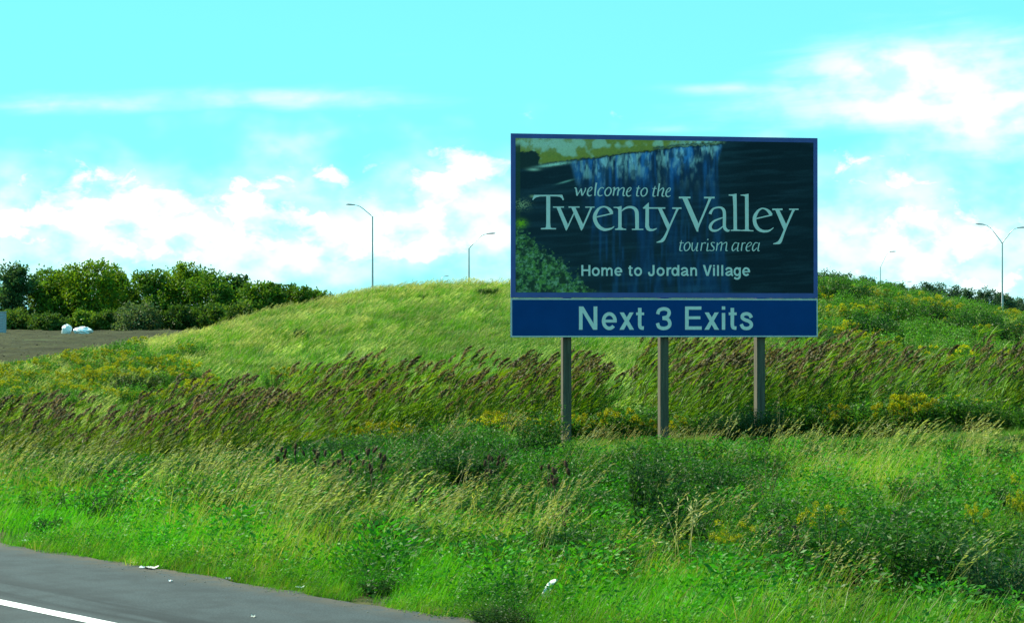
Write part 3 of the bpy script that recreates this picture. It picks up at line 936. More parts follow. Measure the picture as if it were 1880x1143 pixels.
# ------------------------------------------------------------------ reeds
def reed(i):
    global rng
    keep = rng; rng = np.random.default_rng(300 + i)
    S, P = MB(), MB()
    h = rng.uniform(1.75, 2.1); lean = rng.uniform(0.12, 0.38)
    tt = np.linspace(0, 1, 6)
    pts = [(lean * h * 0.55 * t ** 1.8, rng.normal(0, .01), h * t * (1 - 0.13 * t)) for t in tt]
    S.tube(pts, [0.007, .007, .006, .005, .004, .003], (0.13, 0.19, 0.02), 3)
    nl = 11
    t = rng.uniform(0.22, 0.93, nl)
    base = np.column_stack([lean * h * 0.55 * t ** 1.8, np.zeros(nl), h * t * (1 - 0.13 * t)])
    # long leaves all blown to one side
    ll = rng.uniform(0.35, 0.62, nl); yy = rng.normal(0, 0.35, nl)
    for j in range(nl):
        d = np.array((1.0, yy[j], rng.uniform(0.6, 2.4))); d /= np.linalg.norm(d)
        side = np.cross(d, rng.normal(size=3)); side /= np.linalg.norm(side)
        w = rng.uniform(.024, .042); droop = rng.uniform(.05, .35)
        V = []
        for q in (0, .35, .7, 1.0):
            c = base[j] + d * ll[j] * q - np.array((0, 0, 1)) * droop * ll[j] * q * q + np.array((1, 0, 0)) * .15 * ll[j] * q * q
            ww = w * (1 - 0.9 * q ** 1.5) * .5
            V += [c - side * ww, c + side * ww]
        S.add(np.array(V), np.array([[0, 1, 3, 2], [2, 3, 5, 4], [4, 5, 7, 6]]), np.array((0.135, 0.260, 0.008)) * rng.uniform(.65, 1.35) * (1 + rng.uniform(-.15, .15, 3)))
    # feathery plume drooping down-wind
    tip = np.array(pts[-1]); n = 110; L = rng.uniform(.28, .40)
    t = rng.random(n); ax = tip + np.array((1.0, 0, 0)) * (L * (.35 * t + .35 * t * t))[:, None] + np.array((0, 0, 1)) * (L * (1.0 * t - .35 * t * t))[:, None]
    ax += rng.normal(0, .017, (n, 3)) * (1.2 - .8 * t)[:, None]
    d = np.column_stack([np.full(n, .9), rng.normal(0, .4, n), rng.uniform(0, 1.2, n)])
    P.leaves(ax, d, .080 * rng.uniform(.6, 1.3, n), .021, var_cols(n, (0.160, 0.130, 0.052), .50))
    out = (S.mesh('reed_stalk_%d' % i, M_LEAF), P.mesh('reed_plume_%d' % i, M_LEAF))
    rng = keep
    return out


REED = [reed(i) for i in range(7)]
REED_X = [130, 260, 380, 500, 620, 740, 850, 940, 1036, 1214, 1394, 1500, 1620, 1750]
REED_W = ['near the left edge, below the white heaps', 'below the olive trees and the bare field', 'below the brownish bush at the hill foot', 'below the dark pointed tree',
          'below the last trees of the row', 'below the tallest lone lamp', 'midway between the lone lamp and the sign', 'just left of the sign board', 'left of the nearest post under the board',
          'between the nearest and middle posts', 'between the middle and far posts', 'just beyond the far post under the board', 'just right of the sign board', 'below the skyline between the right-hand lamps',
          'near the right edge, below the double lamp']
REED_I = ordered([inst_copy(r_, 'ri%d' % i) for i, r_ in enumerate(REED)] + [inst_copy((REED[i][0],), 'rb%d' % i) for i in range(3)], 'reed_mass')


def reed_zone(X, Y, px, py):
    front = np.interp(px, [-200, 0, 300, 470, 700, 1000, 1400, 1900, 2100], [30.5, 30.8, 32.2, 34.6, 39.5, 42.5, 42.0, 41.0, 41])
    back = np.interp(px, [-200, 0, 400, 520, 700, 1900, 2100], [45, 45, 46.5, 49.5, 52.5, 52.5, 52])
    e = (vnoise(X * .45, Y * .25, 71, 2) - .5) * 5.5
    return (Y > front + e) & (Y < back + e)


X, Y, Z, px, py = band_points(19000, 27, 55, reed_zone)
clump = vnoise(X * .75, Y * .55, 72, 2)
dens = 0.08 + 1.25 * sst(clump, .40, .62) + 0.15 * (px < 480)
k = rng.random(len(X)) < dens
X, Y, Z, px, py, clump = X[k], Y[k], Z[k], px[k], py[k], clump[k]
n = len(X)
order = np.arange(n)
inview = (px > 5) & (px < 1875)
# the three hundred nearest ones that stand free are individuals
cand = order[inview]; fr_ = np.interp(px[cand], [0, 300, 470, 700, 1000, 1400, 1900], [30.8, 32.2, 34.6, 39.5, 42.5, 42.0, 41.0])
cand = cand[np.argsort(Y[cand] - fr_ + rng.uniform(-2.5, 2.5, len(cand)))]
single = cand[:300]
rest = np.setdiff1d(order, single)
hs = np.interp(px, [0, 450, 700, 1000, 1400, 1880], [0.66, .70, .86, 0.84, .86, .90]) * rng.uniform(.62, 1.14, n) * (.66 + .6 * clump) * (1 - .12 * (1 - sst(Y, 33, 40)))
grey = (1 - sst(px, 350, 560))[:, None]
rt = np.ones((n, 3)) * rng.uniform(.35, 1.15, (n, 1)) * (1 + (vnoise(X * .4, Y * .4, 73) - .5)[:, None] * np.array((.7, .2, .3)))
rt = rt * (1 - grey * np.array((.05, .16, -.25)))
pl = rng.random(len(rest)) < np.where(px[rest] < 450, .62, .48)
scatter('reed_bed', np.column_stack([X, Y, Z])[rest], windrot(len(rest), .35), hs[rest], rt[rest],
        np.where(pl, rng.integers(0, 7, len(rest)), rng.integers(7, 10, len(rest))), REED_I,
        'dense bed of common reeds leaning in the wind behind the sign', 'reeds')
for j in single:
    zi = int(np.searchsorted(REED_X, px[j])); where = REED_W[zi]
    look = ('pale dry' if rt[j].mean() > .95 else 'dark green' if rt[j].mean() < .70 else 'bright green')
    size = 'tall' if hs[j] > .80 else 'short'
    lab, grp = size + ' ' + look + ' reed with brown plume ' + where, 'reeds ' + where
    place('reed', REED[j % 7], (X[j], Y[j], Z[j]), float(rng.normal(0, .3)), float(hs[j]), lab, 'reed', grp, color=tuple(rt[j]), parts=('stalk', 'plume'))

# ------------------------------------------------------------------ teasels, thistle, dry stalks
def teasel(i):
    global rng
    keep = rng; rng = np.random.default_rng(400 + i)
    S = MB(); heads = []
    h = 1.25; col = (0.10, 0.075, 0.045)
    S.tube([(0, 0, -.03), (.03, 0, h * .5), (.06, 0, h)], [.008, .006, .004], col, 4); heads.append((.06, 0, h))
    for j in range(rng.integers(2, 5)):
        t = rng.uniform(.5, .8); a = rng.uniform(0, 6.28); r = rng.uniform(.08, .2)
        b = (.06 * t, 0, h * t); e = (b[0] + r * math.cos(a), r * math.sin(a), min(h * .97, b[2] + rng.uniform(.18, .38)))
        S.tube([b, ((b[0] + e[0]) / 2 + .02 * math.cos(a), e[1] * .6, (b[2] + e[2]) / 2 - .03), e], [.004, .004, .003], col, 4); heads.append(e)
    st = S.mesh('teasel_stem_%d' % i, M_STEM)
    rng = keep
    return st, heads


b = MB()
b.ball((0, 0, .035), (.019, .019, .042), (0.060, 0.032, 0.018), 8, 6, .06)
n = 60
th = rng.uniform(0, 6.28, n); zz = rng.uniform(-.035, .075, n); rr = .019 * np.sqrt(np.clip(1 - ((zz - .035) / .045) ** 2, .05, 1))
b.leaves(np.column_stack([rr * np.cos(th), rr * np.sin(th), zz]), np.column_stack([np.cos(th), np.sin(th), rng.uniform(.2, 1, n)]), .014, .004, var_cols(n, (0.075, 0.042, 0.024), .3))
HEAD = b.mesh('teasel_head', M_STEM)
TEAS = [teasel(i) for i in range(4)]
TSPOTS = [(515, 930, 'far left of the brown teasel stand'), (545, 925, 'second from the field side in the teasel stand'), (575, 932, 'third from the field side in the teasel stand'),
          (600, 940, 'in the middle of the teasel stand'), (628, 935, 'just right of the middle of the teasel stand'), (655, 938, 'in the teasel stand, third from its right end'),
          (680, 942, 'in the teasel stand, second from its right end'), (705, 948, 'at the right end of the teasel stand'),
          (772, 998, 'alone between the teasel stand and the road'), (893, 945, 'left one of the pair below the broad dark bush'), (915, 935, 'right one of the pair below the broad dark bush'),
          (1003, 955, 'left one of the group under the nearest post'), (1020, 970, 'middle one of the group under the nearest post'), (1042, 985, 'right one of the group under the nearest post'), (1036, 1030, 'lowest one, in the grass above the white bag')]
for i, (x, y, lab) in enumerate(TSPOTS):
    g = ground(x, y); sc_ = F / g.y
    st, heads = TEAS[i % 4]
    k = rng.uniform(.52, .66) * (1.0 if y < 990 else .8)
    e = empty('teasel', g, rng.uniform(0, 6.28)); e.scale = (k * 1.3, k * 1.3, k)
    tag(e, 'dark brown dried teasel, ' + lab, 'teasel', 'dried teasels')
    link('stem', st, e)
    for hd in heads:
        o = link('seed_head', HEAD, e); o.location = hd; o.scale = (1.4, 1.4, 1.7); o.rotation_euler = (rng.normal(0, .2), rng.normal(0, .2), 0)

# dried thistle
b = MB(); heads_ = []; g = ground(1440, 1068); sc_ = F / g.y; H_ = 112 / sc_
for j in range(9):
    a = rng.uniform(0, 6.28); r = rng.uniform(.05, .22); hh = H_ * rng.uniform(.45, 1.0)
    tip = (r * math.cos(a) + .02, r * math.sin(a), hh)
    b.tube([(0, 0, -.02), (r * .4 * math.cos(a), r * .4 * math.sin(a), hh * .55), tip], [.005, .004, .003], (0.10, 0.085, 0.05), 4)
    hd = MB(); heads_.append(hd); n = 40; hd.leaves(np.tile(tip, (n, 1)) + rng.normal(0, .008, (n, 3)), rng.normal(0, 1, (n, 3)) + np.array((0, 0, .5)), .030, .010, var_cols(n, (0.12, 0.085, 0.065), .4))
    n = 10; t = rng.uniform(.2, .9, n)[:, None]
    b.leaves(np.array(tip) * t, rng.normal(0, 1, (n, 3)), .07, .015, var_cols(n, (0.085, 0.08, 0.04), .3))
e = empty('dried_thistle', g); tag(e, 'dried brown thistle with fluffy heads beside the goldenrod', 'thistle')
link('stem', b.mesh('thistle_stem', M_STEM), e)
for hd in heads_: link('seed_head', hd.mesh('thistle_head', M_STEM), e)

# fan of dry stalks, and two thin lone stalks
def stalks(name, px_, py_, hp, wp, nst, label, cat):
    g = ground(px_, py_); sc_ = F / g.y; b = MB()
    for j in range(nst):
        f = (j / max(1, nst - 1) - .5) * 2 + rng.normal(0, .12)
        hh = hp / sc_ * rng.uniform(.7, 1.0); e_ = (f * wp / sc_ * .5, rng.normal(0, .06), hh)
        b.tube([(f * .02, 0, -.02), (e_[0] * .4, e_[1] * .4, hh * .5), e_], [.005, .004, .002], np.array((0.19, 0.155, 0.07)) * rng.uniform(.7, 1.2), 4)
        n = 22; t = rng.uniform(.45, 1, n)[:, None]
        b.leaves(np.array(e_) * t + rng.normal(0, .012, (n, 3)), rng.normal(0, 1, (n, 3)), .035, .010, var_cols(n, (0.13, 0.10, 0.04), .4))
    o = link(name, b.mesh(name, M_STEM)); o.location = g
    return tag(o, label, cat)


stalks('dry_stalks', 1408, 955, 125, 95, 9, 'fan of dry straw-coloured stalks in the grass below the far post', 'stalks')
stalks('dry_stalk', 930, 880, 150, 10, 2, 'thin lone dry stalk beside the leafy weed at the nearest post', 'stalk')
stalks('dry_stalk', 1265, 880, 75, 24, 4, 'thin pale stalks in the grass beside the middle post', 'stalk')
stalks('dry_stalk', 1432, 850, 130, 14, 3, 'tall thin dry stalks in front of the far post weeds', 'stalk')

# ------------------------------------------------------------------ trees
M_BARK = plain_mat('bark', (0.085, 0.070, 0.055), 0.9, 0.35, 8.0, bump=0.5, spec=0.1)


def tree(name, base, h, r, seed, col, label, group, leaf=0.40, n_leaf=9600, low=0.10, spire=0.0):
    global rng
    keep = rng; rng = np.random.default_rng(seed)
    T = MB(); C = MB()
    lean = rng.normal(0, .04)
    tp = [(0, 0, -.3), (lean * h * .3, 0, h * .3), (lean * h * .6, rng.normal(0, .1), h * .62), (lean * h, 0, h * .9)]
    T.tube(tp, [h * .028, h * .022, h * .013, h * .004], (1, 1, 1), 7)
    lobes = []
    nl = 26
    for j in range(nl):
        t = low + (0.93 - low) * (j + rng.random()) / nl
        env = math.sin(math.pi * min(1, max(.04, (t - low * .4) / (1.03 - low * .4)) ** 0.8)) ** .6 * (1 - spire * t)
        a = rng.uniform(0, 6.28); rr = r * env * rng.uniform(.25, .82)
        c = np.array((rr * math.cos(a) + lean * h * t, rr * math.sin(a), h * t))
        lobes.append((c, r * rng.uniform(.32, .52) * (0.5 + .5 * env)))
        if t > .2:
            b0 = Vector(tp[1]).lerp(Vector(tp[3]), max(0, min(1, t - .28)))
            T.tube([b0, (b0 + Vector(c)) / 2 + Vector((0, 0, .1 * r)), c], [h * .009, h * .006, h * .003], (1, 1, 1), 5)
    per = n_leaf // nl
    for c, lr in lobes:
        ncl = 12
        for q in range(ncl):                       # leafy twigs on each limb
            d = rng.normal(size=3); d /= np.linalg.norm(d)
            cc = c + d * lr * rng.uniform(.45, 1.0) * np.array((1, 1, .8))
            n = per // ncl
            p_ = cc + rng.normal(0, lr * .20, (n, 3))
            dd = rng.normal(0, 1, (n, 3)) + d * .8 + np.array((.35, 0, -.1))
            k = rng.uniform(.75, 1.25)
            C.leaves(p_, dd, leaf * rng.uniform(.6, 1.35, n), leaf * .62 * rng.uniform(.7, 1.2, n), var_cols(n, np.asarray(col) * k, .25))
    e = empty(name, base, rng.uniform(0, 6.28))
    tag(e, label, 'tree', group)
    link('trunk', T.mesh('trunk', M_BARK), e)
    link('crown', C.mesh('crown', M_TREE), e)
    rng = keep
    return e


OLIVE, MID, DARK, BLUE = (0.105, 0.185, 0.008), (0.075, 0.155, 0.010), (0.040, 0.095, 0.016), (0.048, 0.105, 0.032)
TREES = [   # photo x, top y, width px, distance, colour, label
    (22, 484, 66, 236, BLUE, 'slim dark blue-green tree at the left edge of the picture'),
    (75, 517, 80, 240, MID, 'shorter green tree filling the gap beside the slim dark tree'),
    (112, 494, 84, 244, MID, 'green tree second tallest to the right of the slim dark tree'),
    (160, 484, 110, 240, OLIVE, 'broad olive-green tree standing above the white heap'),
    (212, 499, 80, 246, OLIVE, 'olive tree between the broad olive tree and the dip in the tree row'),
    (262, 500, 84, 240, MID, 'green tree just right of the dip in the tree row'),
    (328, 487, 112, 243, OLIVE, 'tallest tree in the middle of the row, olive-green and broad'),
    (392, 503, 90, 239, MID, 'green tree beside the tallest tree of the row'),
    (436, 508, 60, 243, DARK, 'dark green tree with a pointed top right of the tallest tree'),
    (478, 522, 76, 237, MID, 'mid-green tree where the hill begins to hide the row'),
    (522, 527, 66, 241, DARK, 'dark tree third from the end where the row sinks behind the hill'),
    (562, 532, 64, 239, MID, 'tree second from the end where the row sinks behind the hill'),
    (594, 543, 56, 243, DARK, 'last small tree of the row, just showing over the hill'),
]
for i, (x, yt, wp, D, col, lab) in enumerate(TREES):
    p_ = at(x, yt, D); zb = zt1(p_.x, D)
    tree('broadleaf_tree', (p_.x, D, zb), p_.z - zb, wp / (F / D) * .72, 500 + i, col, lab, 'tree row behind the bare field', low=0.0)
# understorey shrubs along the foot of the row
SHR = [(255, 610, 40, 130, (1, .9, 2.2), 'wide grey-green willow bush at the field edge under the trees'), (150, 606, 32, 60, (1.5, 1.5, .9), 'yellow-green bush behind the white heap'),
       (30, 603, 30, 80, (1, 1, .9), 'bush at the field edge beside the grey cabinet'), (90, 605, 26, 70, (.8, .9, .9), 'dark bush at the field edge left of the white heap'),
       (330, 612, 40, 80, (.6, .7, .7), 'dark bush right of the wide grey-green bush'), (385, 612, 44, 80, (.9, 1, .8), 'bush under the trees where the hill meets the field'),
       (440, 600, 46, 80, (1.1, 1.1, .8), 'green bush under the dark pointed tree'), (200, 607, 34, 60, (1.2, 1.2, .9), 'light green bush between the heap and the grey-green bush')]
for i, (x, y, hp, wp, colr, lab) in enumerate(SHR):
    D = 228 + (i % 3) * 1.5; p_ = at(x, y, D); zb = zt1(p_.x, D); k = F / D
    sh = tree('shrub', (p_.x, D, zb), hp / k, wp / k / 2, 600 + i, (0.070 * colr[0], 0.125 * colr[1], 0.018 * colr[2]), lab, 'bushes at the field edge', leaf=.34, n_leaf=5200, low=0.0)
    sh['category'] = 'bush'
# far trees over the shoulder of the hill
FAR = [(1512, 493, 30, 'first far treetop beside the sign edge on the skyline'), (1536, 497, 34, 'second far treetop from the sign edge on the skyline'), (1562, 502, 30, 'third far treetop from the sign edge, just left of the far single lamp'),
       (1598, 510, 30, 'far treetop at the pole of the far single lamp'), (1628, 514, 26, 'far treetop right of the far single lamp pole'), (1652, 519, 26, 'small far treetop left of the peeping lamp'),
       (1580, 507, 30, 'far treetop between the third far treetop and the far single lamp'), (1678, 524, 28, 'low far treetop right of the peeping lamp'), (1750, 527, 30, 'low far treetop midway to the double lamp'), (1778, 530, 30, 'low far treetop left of the one beside the double lamp'),
       (1704, 517, 30, 'dark far treetop midway between the lamps on the skyline'), (1726, 521, 28, 'far treetop right of the dark one between the lamps'),
       (1806, 530, 30, 'far treetop just left of the double lamp'), (1832, 537, 26, 'far treetop at the pole of the double lamp'), (1850, 542, 26, 'far treetop just right of the double lamp'),
       (1868, 547, 24, 'second far treetop right of the double lamp'), (1886, 556, 26, 'far treetop cut by the right edge of the picture')]
for i, (x, yt, wp, lab) in enumerate(FAR):
    D = 400 + (i % 4) * 9
    p_ = at(x, yt, D); zb = zt1(p_.x, D)
    tree('far_tree', (p_.x, D, zb), p_.z - zb, wp / (F / D) * 1.15, 700 + i, (0.050, 0.105, 0.050) if i % 2 else (0.040, 0.085, 0.044), lab, 'far trees on the skyline beyond the sign', leaf=.42, n_leaf=5200, spire=.15, low=.0)

# ------------------------------------------------------------------ street lamps
M_POLE = plain_mat('galvanised_pole', (0.42, 0.43, 0.43), 0.45, 0.12, 1.5, metal=0.35)
M_LUM = plain_mat('luminaire_grey', (0.16, 0.17, 0.18), 0.5, 0.1, 3.0)


def lamp(px_, y_top, D, arms, label):
    """arms: list of (dx px, rise px) from pole top to luminaire"""
    k = F / D
    top = at(px_, y_top, D); zb = zt1(top.x, D)
    e = empty('street_lamp', (top.x, D, zb))
    tag(e, label, 'street lamp', 'street lamps behind the hill')
    H_ = top.z - zb
    b = MB(); b.tube([(0, 0, -.2), (0, 0, .02), (0, 0, H_ * .5), (0, 0, H_)], [.14, .14, .11, .08], (1, 1, 1), 10)
    b.tube([(0, 0, 0.02), (0, 0, .45)], [.20, .20], (1, 1, 1), 10)
    link('pole', b.mesh('pole', M_POLE, True), e)
    for dx_, ri in arms:
        ax, rz = dx_ / k, ri / k; sg = 1 if ax > 0 else -1
        b = MB()
        b.tube([(0, 0, H_ - .12), (ax * .10, 0, H_ + rz * .12), (ax * .45, 0, H_ + rz * .62), (ax * .62, 0, H_ + rz * .84), (ax * .78, 0, H_ + rz * .95), (ax, 0, H_ + rz)],
               [.06, .055, .05, .045, .04, .04], (1, 1, 1), 8)
        link('arm', b.mesh('arm', M_POLE, True), e)
        b = MB()
        L_ = .95
        prof = [(-.12, .05, .05), (.0, .09, .07), (.25, .14, .10), (.6, .19, .11), (.85, .15, .07), (L_, .03, .02)]
        V, q = [], []
        for (u_, wd, ht) in prof:
            for j in range(8):
                th = 2 * math.pi * j / 8
                V.append((ax + sg * (u_ - .1), wd * math.cos(th), H_ + rz + ht * math.sin(th) * (1.0 if math.sin(th) > 0 else .6) + u_ * .05))
        for i_ in range(len(prof) - 1):
            for j in range(8):
                q.append((i_ * 8 + j, i_ * 8 + (j + 1) % 8, (i_ + 1) * 8 + (j + 1) % 8, (i_ + 1) * 8 + j))
        b.add(V, q, np.array((1., 1, 1)))
        link('luminaire', b.mesh('luminaire', M_LUM, True), e)
    return e


lamp(684, 397, 225, [(-36, 21)], 'tallest single-arm street lamp standing alone over the left of the hill')
lamp(861, 455, 232, [(36, 26)], 'single-arm street lamp over the hill, close to the left edge of the sign')
lamp(1616, 490, 330, [(20, 28)], 'single-arm street lamp just right of the sign')
lamp(1840, 445, 228, [(-36, 33), (31, 27)], 'double-armed street lamp at the right edge')
lamp(803, 521, 430, [(14, 14)], 'far street lamp with only its head peeping over the hilltop')
lamp(1659, 526, 470, [(9, 9)], 'far small street lamp peeping over the skyline between the larger lamps')

# ------------------------------------------------------------------ the sign
SIGN_D, SIGN_YAW = 38.0, R(9.0)
pc = at(1219.5, 618.7, SIGN_D)
ux = Vector((math.cos(SIGN_YAW), math.sin(SIGN_YAW), 0)); un = Vector((math.sin(SIGN_YAW), -math.cos(SIGN_YAW), 0))
camp = Vector((0, 0, EYE))


def sp_(px_, py_):
    """photo pixel -> (u, v) metres on the face of the board, origin bottom middle"""
    d = ray(px_, py_); t = (pc - camp).dot(un) / d.dot(un)
    w = camp + d * t - pc
    return w.dot(ux), w.z


u0 = (sp_(937.9, 430)[0]); u1 = sp_(1501.2, 430)[0]
v_top = (sp_(938, 244.3)[1] + sp_(1500, 254.2)[1]) / 2
v_mid = sp_(1219.5, 547.2)[1]
groundz = zt1(pc.x, pc.y)
sign = empty('highway_sign', (pc.x, pc.y, groundz), SIGN_YAW)
tag(sign, 'big blue-framed welcome sign with waterfall picture on three wooden posts', 'sign')
OZ = pc.z - groundz               # local z of the board's bottom edge
# local axes: x along the board, -y towards the road
M_BLUE = plain_mat('sign_blue', (0.002, 0.046, 0.185), 0.7, 0.06, 2.0, spec=0.06)
M_BORD = plain_mat('sign_border_blue', (0.075, 0.100, 0.30), 0.7, 0.08, 3.0, spec=0.06)
M_WHITE = plain_mat('sign_white_sheeting', (0.66, 0.66, 0.63), 0.7, 0.05, 9.0, spec=0.06)
M_STRIP = plain_mat('sign_border_sheeting', (0.52, 0.52, 0.50), 0.7, 0.1, 9.0, spec=0.06)
M_PRINT = vcol_mat('sign_print', 0.7, 0.05)
M_ALU = plain_mat('sign_aluminium_back', (0.35, 0.36, 0.37), 0.45, 0.1, 3.0, metal=0.5)
m, N = new_mat('post_timber')
p = N.node('ShaderNodeBsdfPrincipled'); co = N.node('ShaderNodeTexCoord')
mp = N.node('ShaderNodeMapping'); mp.inputs['Scale'].default_value = (14, 14, 0.7); N.t.links.new(co.outputs['Object'], mp.inputs[0])
n = N.noise(mp.outputs[0], 2.0, 6.0, 0.65, 0.6)
N.put(p.inputs['Base Color'], N.mix(N.smooth(n, .3, .7), (0.040, 0.034, 0.022, 1), (0.098, 0.088, 0.058, 1)))
p.inputs['Roughness'].default_value = 0.85
b_ = N.node('ShaderNodeBump'); b_.inputs['Strength'].default_value = .5; b_.inputs['Distance'].default_value = .01
N.put(b_.inputs['Height'], n); N.t.links.new(b_.outputs[0], p.inputs['Normal']); finish(N, p.outputs[0]); M_POST = m


def slab(name, x0, x1, z0, z1, y0, y1, mat, parent):
    b = MB(); b.box((x0, y0, z0 + OZ), (x1, y1, z1 + OZ), (1, 1, 1))
    return link(name, b.mesh(name, mat), parent)


board = slab('picture_board', u0, u1, v_mid + .004, v_top, 0.0, 0.035, M_BORD, sign)
exitb = slab('exit_board', u0, u1, 0.0, v_mid - .004, 0.0, 0.035, M_BLUE, sign)
# thin pale border round the lower board
bw = 0.028
slab('border_strip', u0 + .002, u1 - .002, v_mid - .008 - bw, v_mid - .008, -0.003, 0.0, M_STRIP, exitb)
slab('border_strip', u0 + .002, u1 - .002, .004, .004 + bw * .9, -0.003, 0.0, M_STRIP, exitb)
slab('border_strip', u0 + .002, u0 + .002 + bw * .8, .004 + bw * .9, v_mid - .008 - bw, -0.003, 0.0, M_STRIP, exitb)
slab('border_strip', u1 - .002 - bw * .8, u1 - .002, .004 + bw * .9, v_mid - .008 - bw, -0.003, 0.0, M_STRIP, exitb)
for zr in (0.35, 1.5, 2.6, v_top - .35):
    slab('rail', u0 + .15, u1 - .15, zr - .05, zr + .05, 0.036, 0.085, M_ALU, sign)
for pxp in (1042.9, 1222.0, 1399.6):
    uu = sp_(pxp, 640)[0]
    wx = sign.location.x + uu * math.cos(SIGN_YAW); wy = sign.location.y + uu * math.sin(SIGN_YAW)
    zb = zt1(wx, wy) - groundz
    bmx = bmesh.new()
    bmesh.ops.create_cube(bmx, size=1.0)
    zt_ = OZ + v_top - .25
    for v in bmx.verts:
        v.co = Vector((uu + v.co.x * .166, 0.087 + .115 + v.co.y * .23, (zb - .5) if v.co.z < 0 else zt_))
    bmesh.ops.bevel(bmx, geom=list(bmx.edges), offset=.008, segments=2, affect='EDGES')
    me = bpy.data.meshes.new('post'); bmx.to_mesh(me); bmx.free(); me.materials.append(M_POST)
    link('post', me, sign)

# --- printed waterfall picture, painted over a fine grid in crop coordinates (cx, cy) of the photograph
NU, NV = 420, 220
gx0, gy0 = sp_(946.5, 430)[0], sp_(1220, 537.2)[1]
gx1, gy1 = sp_(1493.5, 430)[0], (sp_(948, 253.5)[1] + sp_(1492, 262.0)[1]) / 2
U, V_ = np.meshgrid(np.linspace(0, 1, NU + 1), np.linspace(0, 1, NV + 1))
cx = 75 + U * 1524; cy = 852 - V_ * 770          # picture space of the study crop, y down


def lin(c):
    c = np.asarray(c, float) / 255.0
    return np.where(c <= 0.04045, c / 12.92, ((c + 0.055) / 1.055) ** 2.4)


ILL = np.array((0.20, 0.40, 0.42))              # the shaded light in which those colours were read


def pc_(r, g, b):
    return np.clip(lin((r, g, b)) / ILL, 0.0, 0.85)


nA = vnoise(cx * .02, cy * .02, 81); nB = vnoise(cx * .09, cy * .09, 82); nC = vnoise(cx * .25, cy * .25, 83)
nS = vnoise(cx * .045, cy * .004, 84); nS2 = vnoise(cx * .14, cy * .006, 85)
P = np.empty(cx.shape + (3,))
P[:] = pc_(10, 30, 38)
lay = vnoise(cx * .006, cy * .06 + cx * .004, 86)
P += (np.clip(lay - .45, 0, 1) * .9)[..., None] * pc_(20, 48, 58)
rgt = sst(cx, 1120, 1250)[..., None]
P = P * (1 - rgt * .25)


def over(col, f):
    global P
    f = np.clip(f, 0, 1)[..., None]
    P = P * (1 - f) + np.asarray(col) * f


# river bed above the fall
lip = np.interp(cx, [75, 190, 340, 460, 640, 760, 900, 1000, 1160], [150, 214, 190, 175, 148, 135, 112, 105, 95]) + (nB - .5) * 16
bed = sst(lip - cy, -4, 8) * (1 - sst(cx, 1040, 1160))
top = sst(cy, 60, 66)
over(pc_(76, 98, 44), bed)
over(pc_(66, 92, 44), bed * sst(nB, .45, .7) * .7)
over(pc_(92, 138, 122), bed * sst(nA + .35 * np.exp(-((cx - 330) / 230) ** 2) - .004 * np.abs(cy - 110), .56, .75) * .85)
over(pc_(96, 140, 130), bed * np.exp(-(((cx - 230) / 160) ** 2 + ((cy - 105) / 26) ** 2)) * sst(nC, .25, .6))
over(pc_(90, 138, 132), bed * sst(cx, 820, 1000) * sst(nB, .4, .6))
over(pc_(30, 55, 52), bed * np.exp(-((cy - (lip - 8)) / 6) ** 2) * sst(nA, .45, .6) * sst(cx, 560, 640))
# dark ledge and foam at the left
over(pc_(16, 36, 38), sst(((np.abs(cx - 130) / 64) ** 3 + (np.abs(cy - 190 + (cx - 130) * .12) / 42) ** 3) + (nB - .5) * .9 + (nC - .5) * .5, 1.15, .8))
over(pc_(20, 44, 40), (cx < 100) * sst(cy, 95, 130) * .9)
over(pc_(96, 150, 140), np.exp(-(((cx - 265) / 75) ** 2 + ((cy - 212 + (cx - 265) * .15) / 7) ** 2)) * 1.2 * sst(nC, .1, .5))
over(pc_(88, 135, 122), np.exp(-(((cx - 165) / 26) ** 2 + ((cy - 238) / 6) ** 2)))
over(pc_(64, 112, 108), np.exp(-(((cx - 325) / 34) ** 2 + ((cy - 297 + (cx - 325) * .28) / 4) ** 2)) * 1.1)
# the fall
left = np.interp(cy, [180, 300, 500, 850], [352, 385, 440, 500]); right = np.interp(cy, [100, 200, 400, 850], [1120, 1095, 1110, 1170])
fl = sst(cx, left - 18, left + 26) * (1 - sst(cx, right - 20, right + 14)) * sst(cy, lip + 2, lip + 12)
dep = np.clip((cy - lip) / 660, 0, 1)
fold = vnoise(cx * .016, cy * .0022, 91, 2); strk = vnoise(cx * .06, cy * .008, 92, 2); mist = vnoise(cx * .035, cy * .016, 93); spray = vnoise(cx * .16, cy * .035, 94, 4)
streak = np.clip(.6 * fold + .4 * strk, 0, 1)
body = fl * np.interp(dep, [0, .06, .18, .32, .5, 1], [1, .95, .75, .45, .26, .20])
over(pc_(12, 64, 116), body * sst(streak, .28, .62))
over(pc_(12, 36, 56), fl * (1 - sst(streak, .32, .52)) * .75 * np.exp(-(dep / .5) ** 2))
over(pc_(34, 100, 150), fl * sst(streak, .42, .68) * np.exp(-(dep / .20) ** 2) * .85)
foam = np.exp(-(dep / (.05 + .13 * sst(mist, .35, .75))) ** 2)
over(pc_(100, 162, 168), fl * foam * sst(.5 * mist + .5 * spray, .36, .70) * .7)
over(pc_(16, 46, 66), fl * sst(vnoise(cx * .03 + 3, cy * .02, 95), .56, .70) * np.exp(-((dep - .10) / .09) ** 2) * .8)
over(pc_(20, 60, 88), fl * sst(strk, .55, .75) * .25)
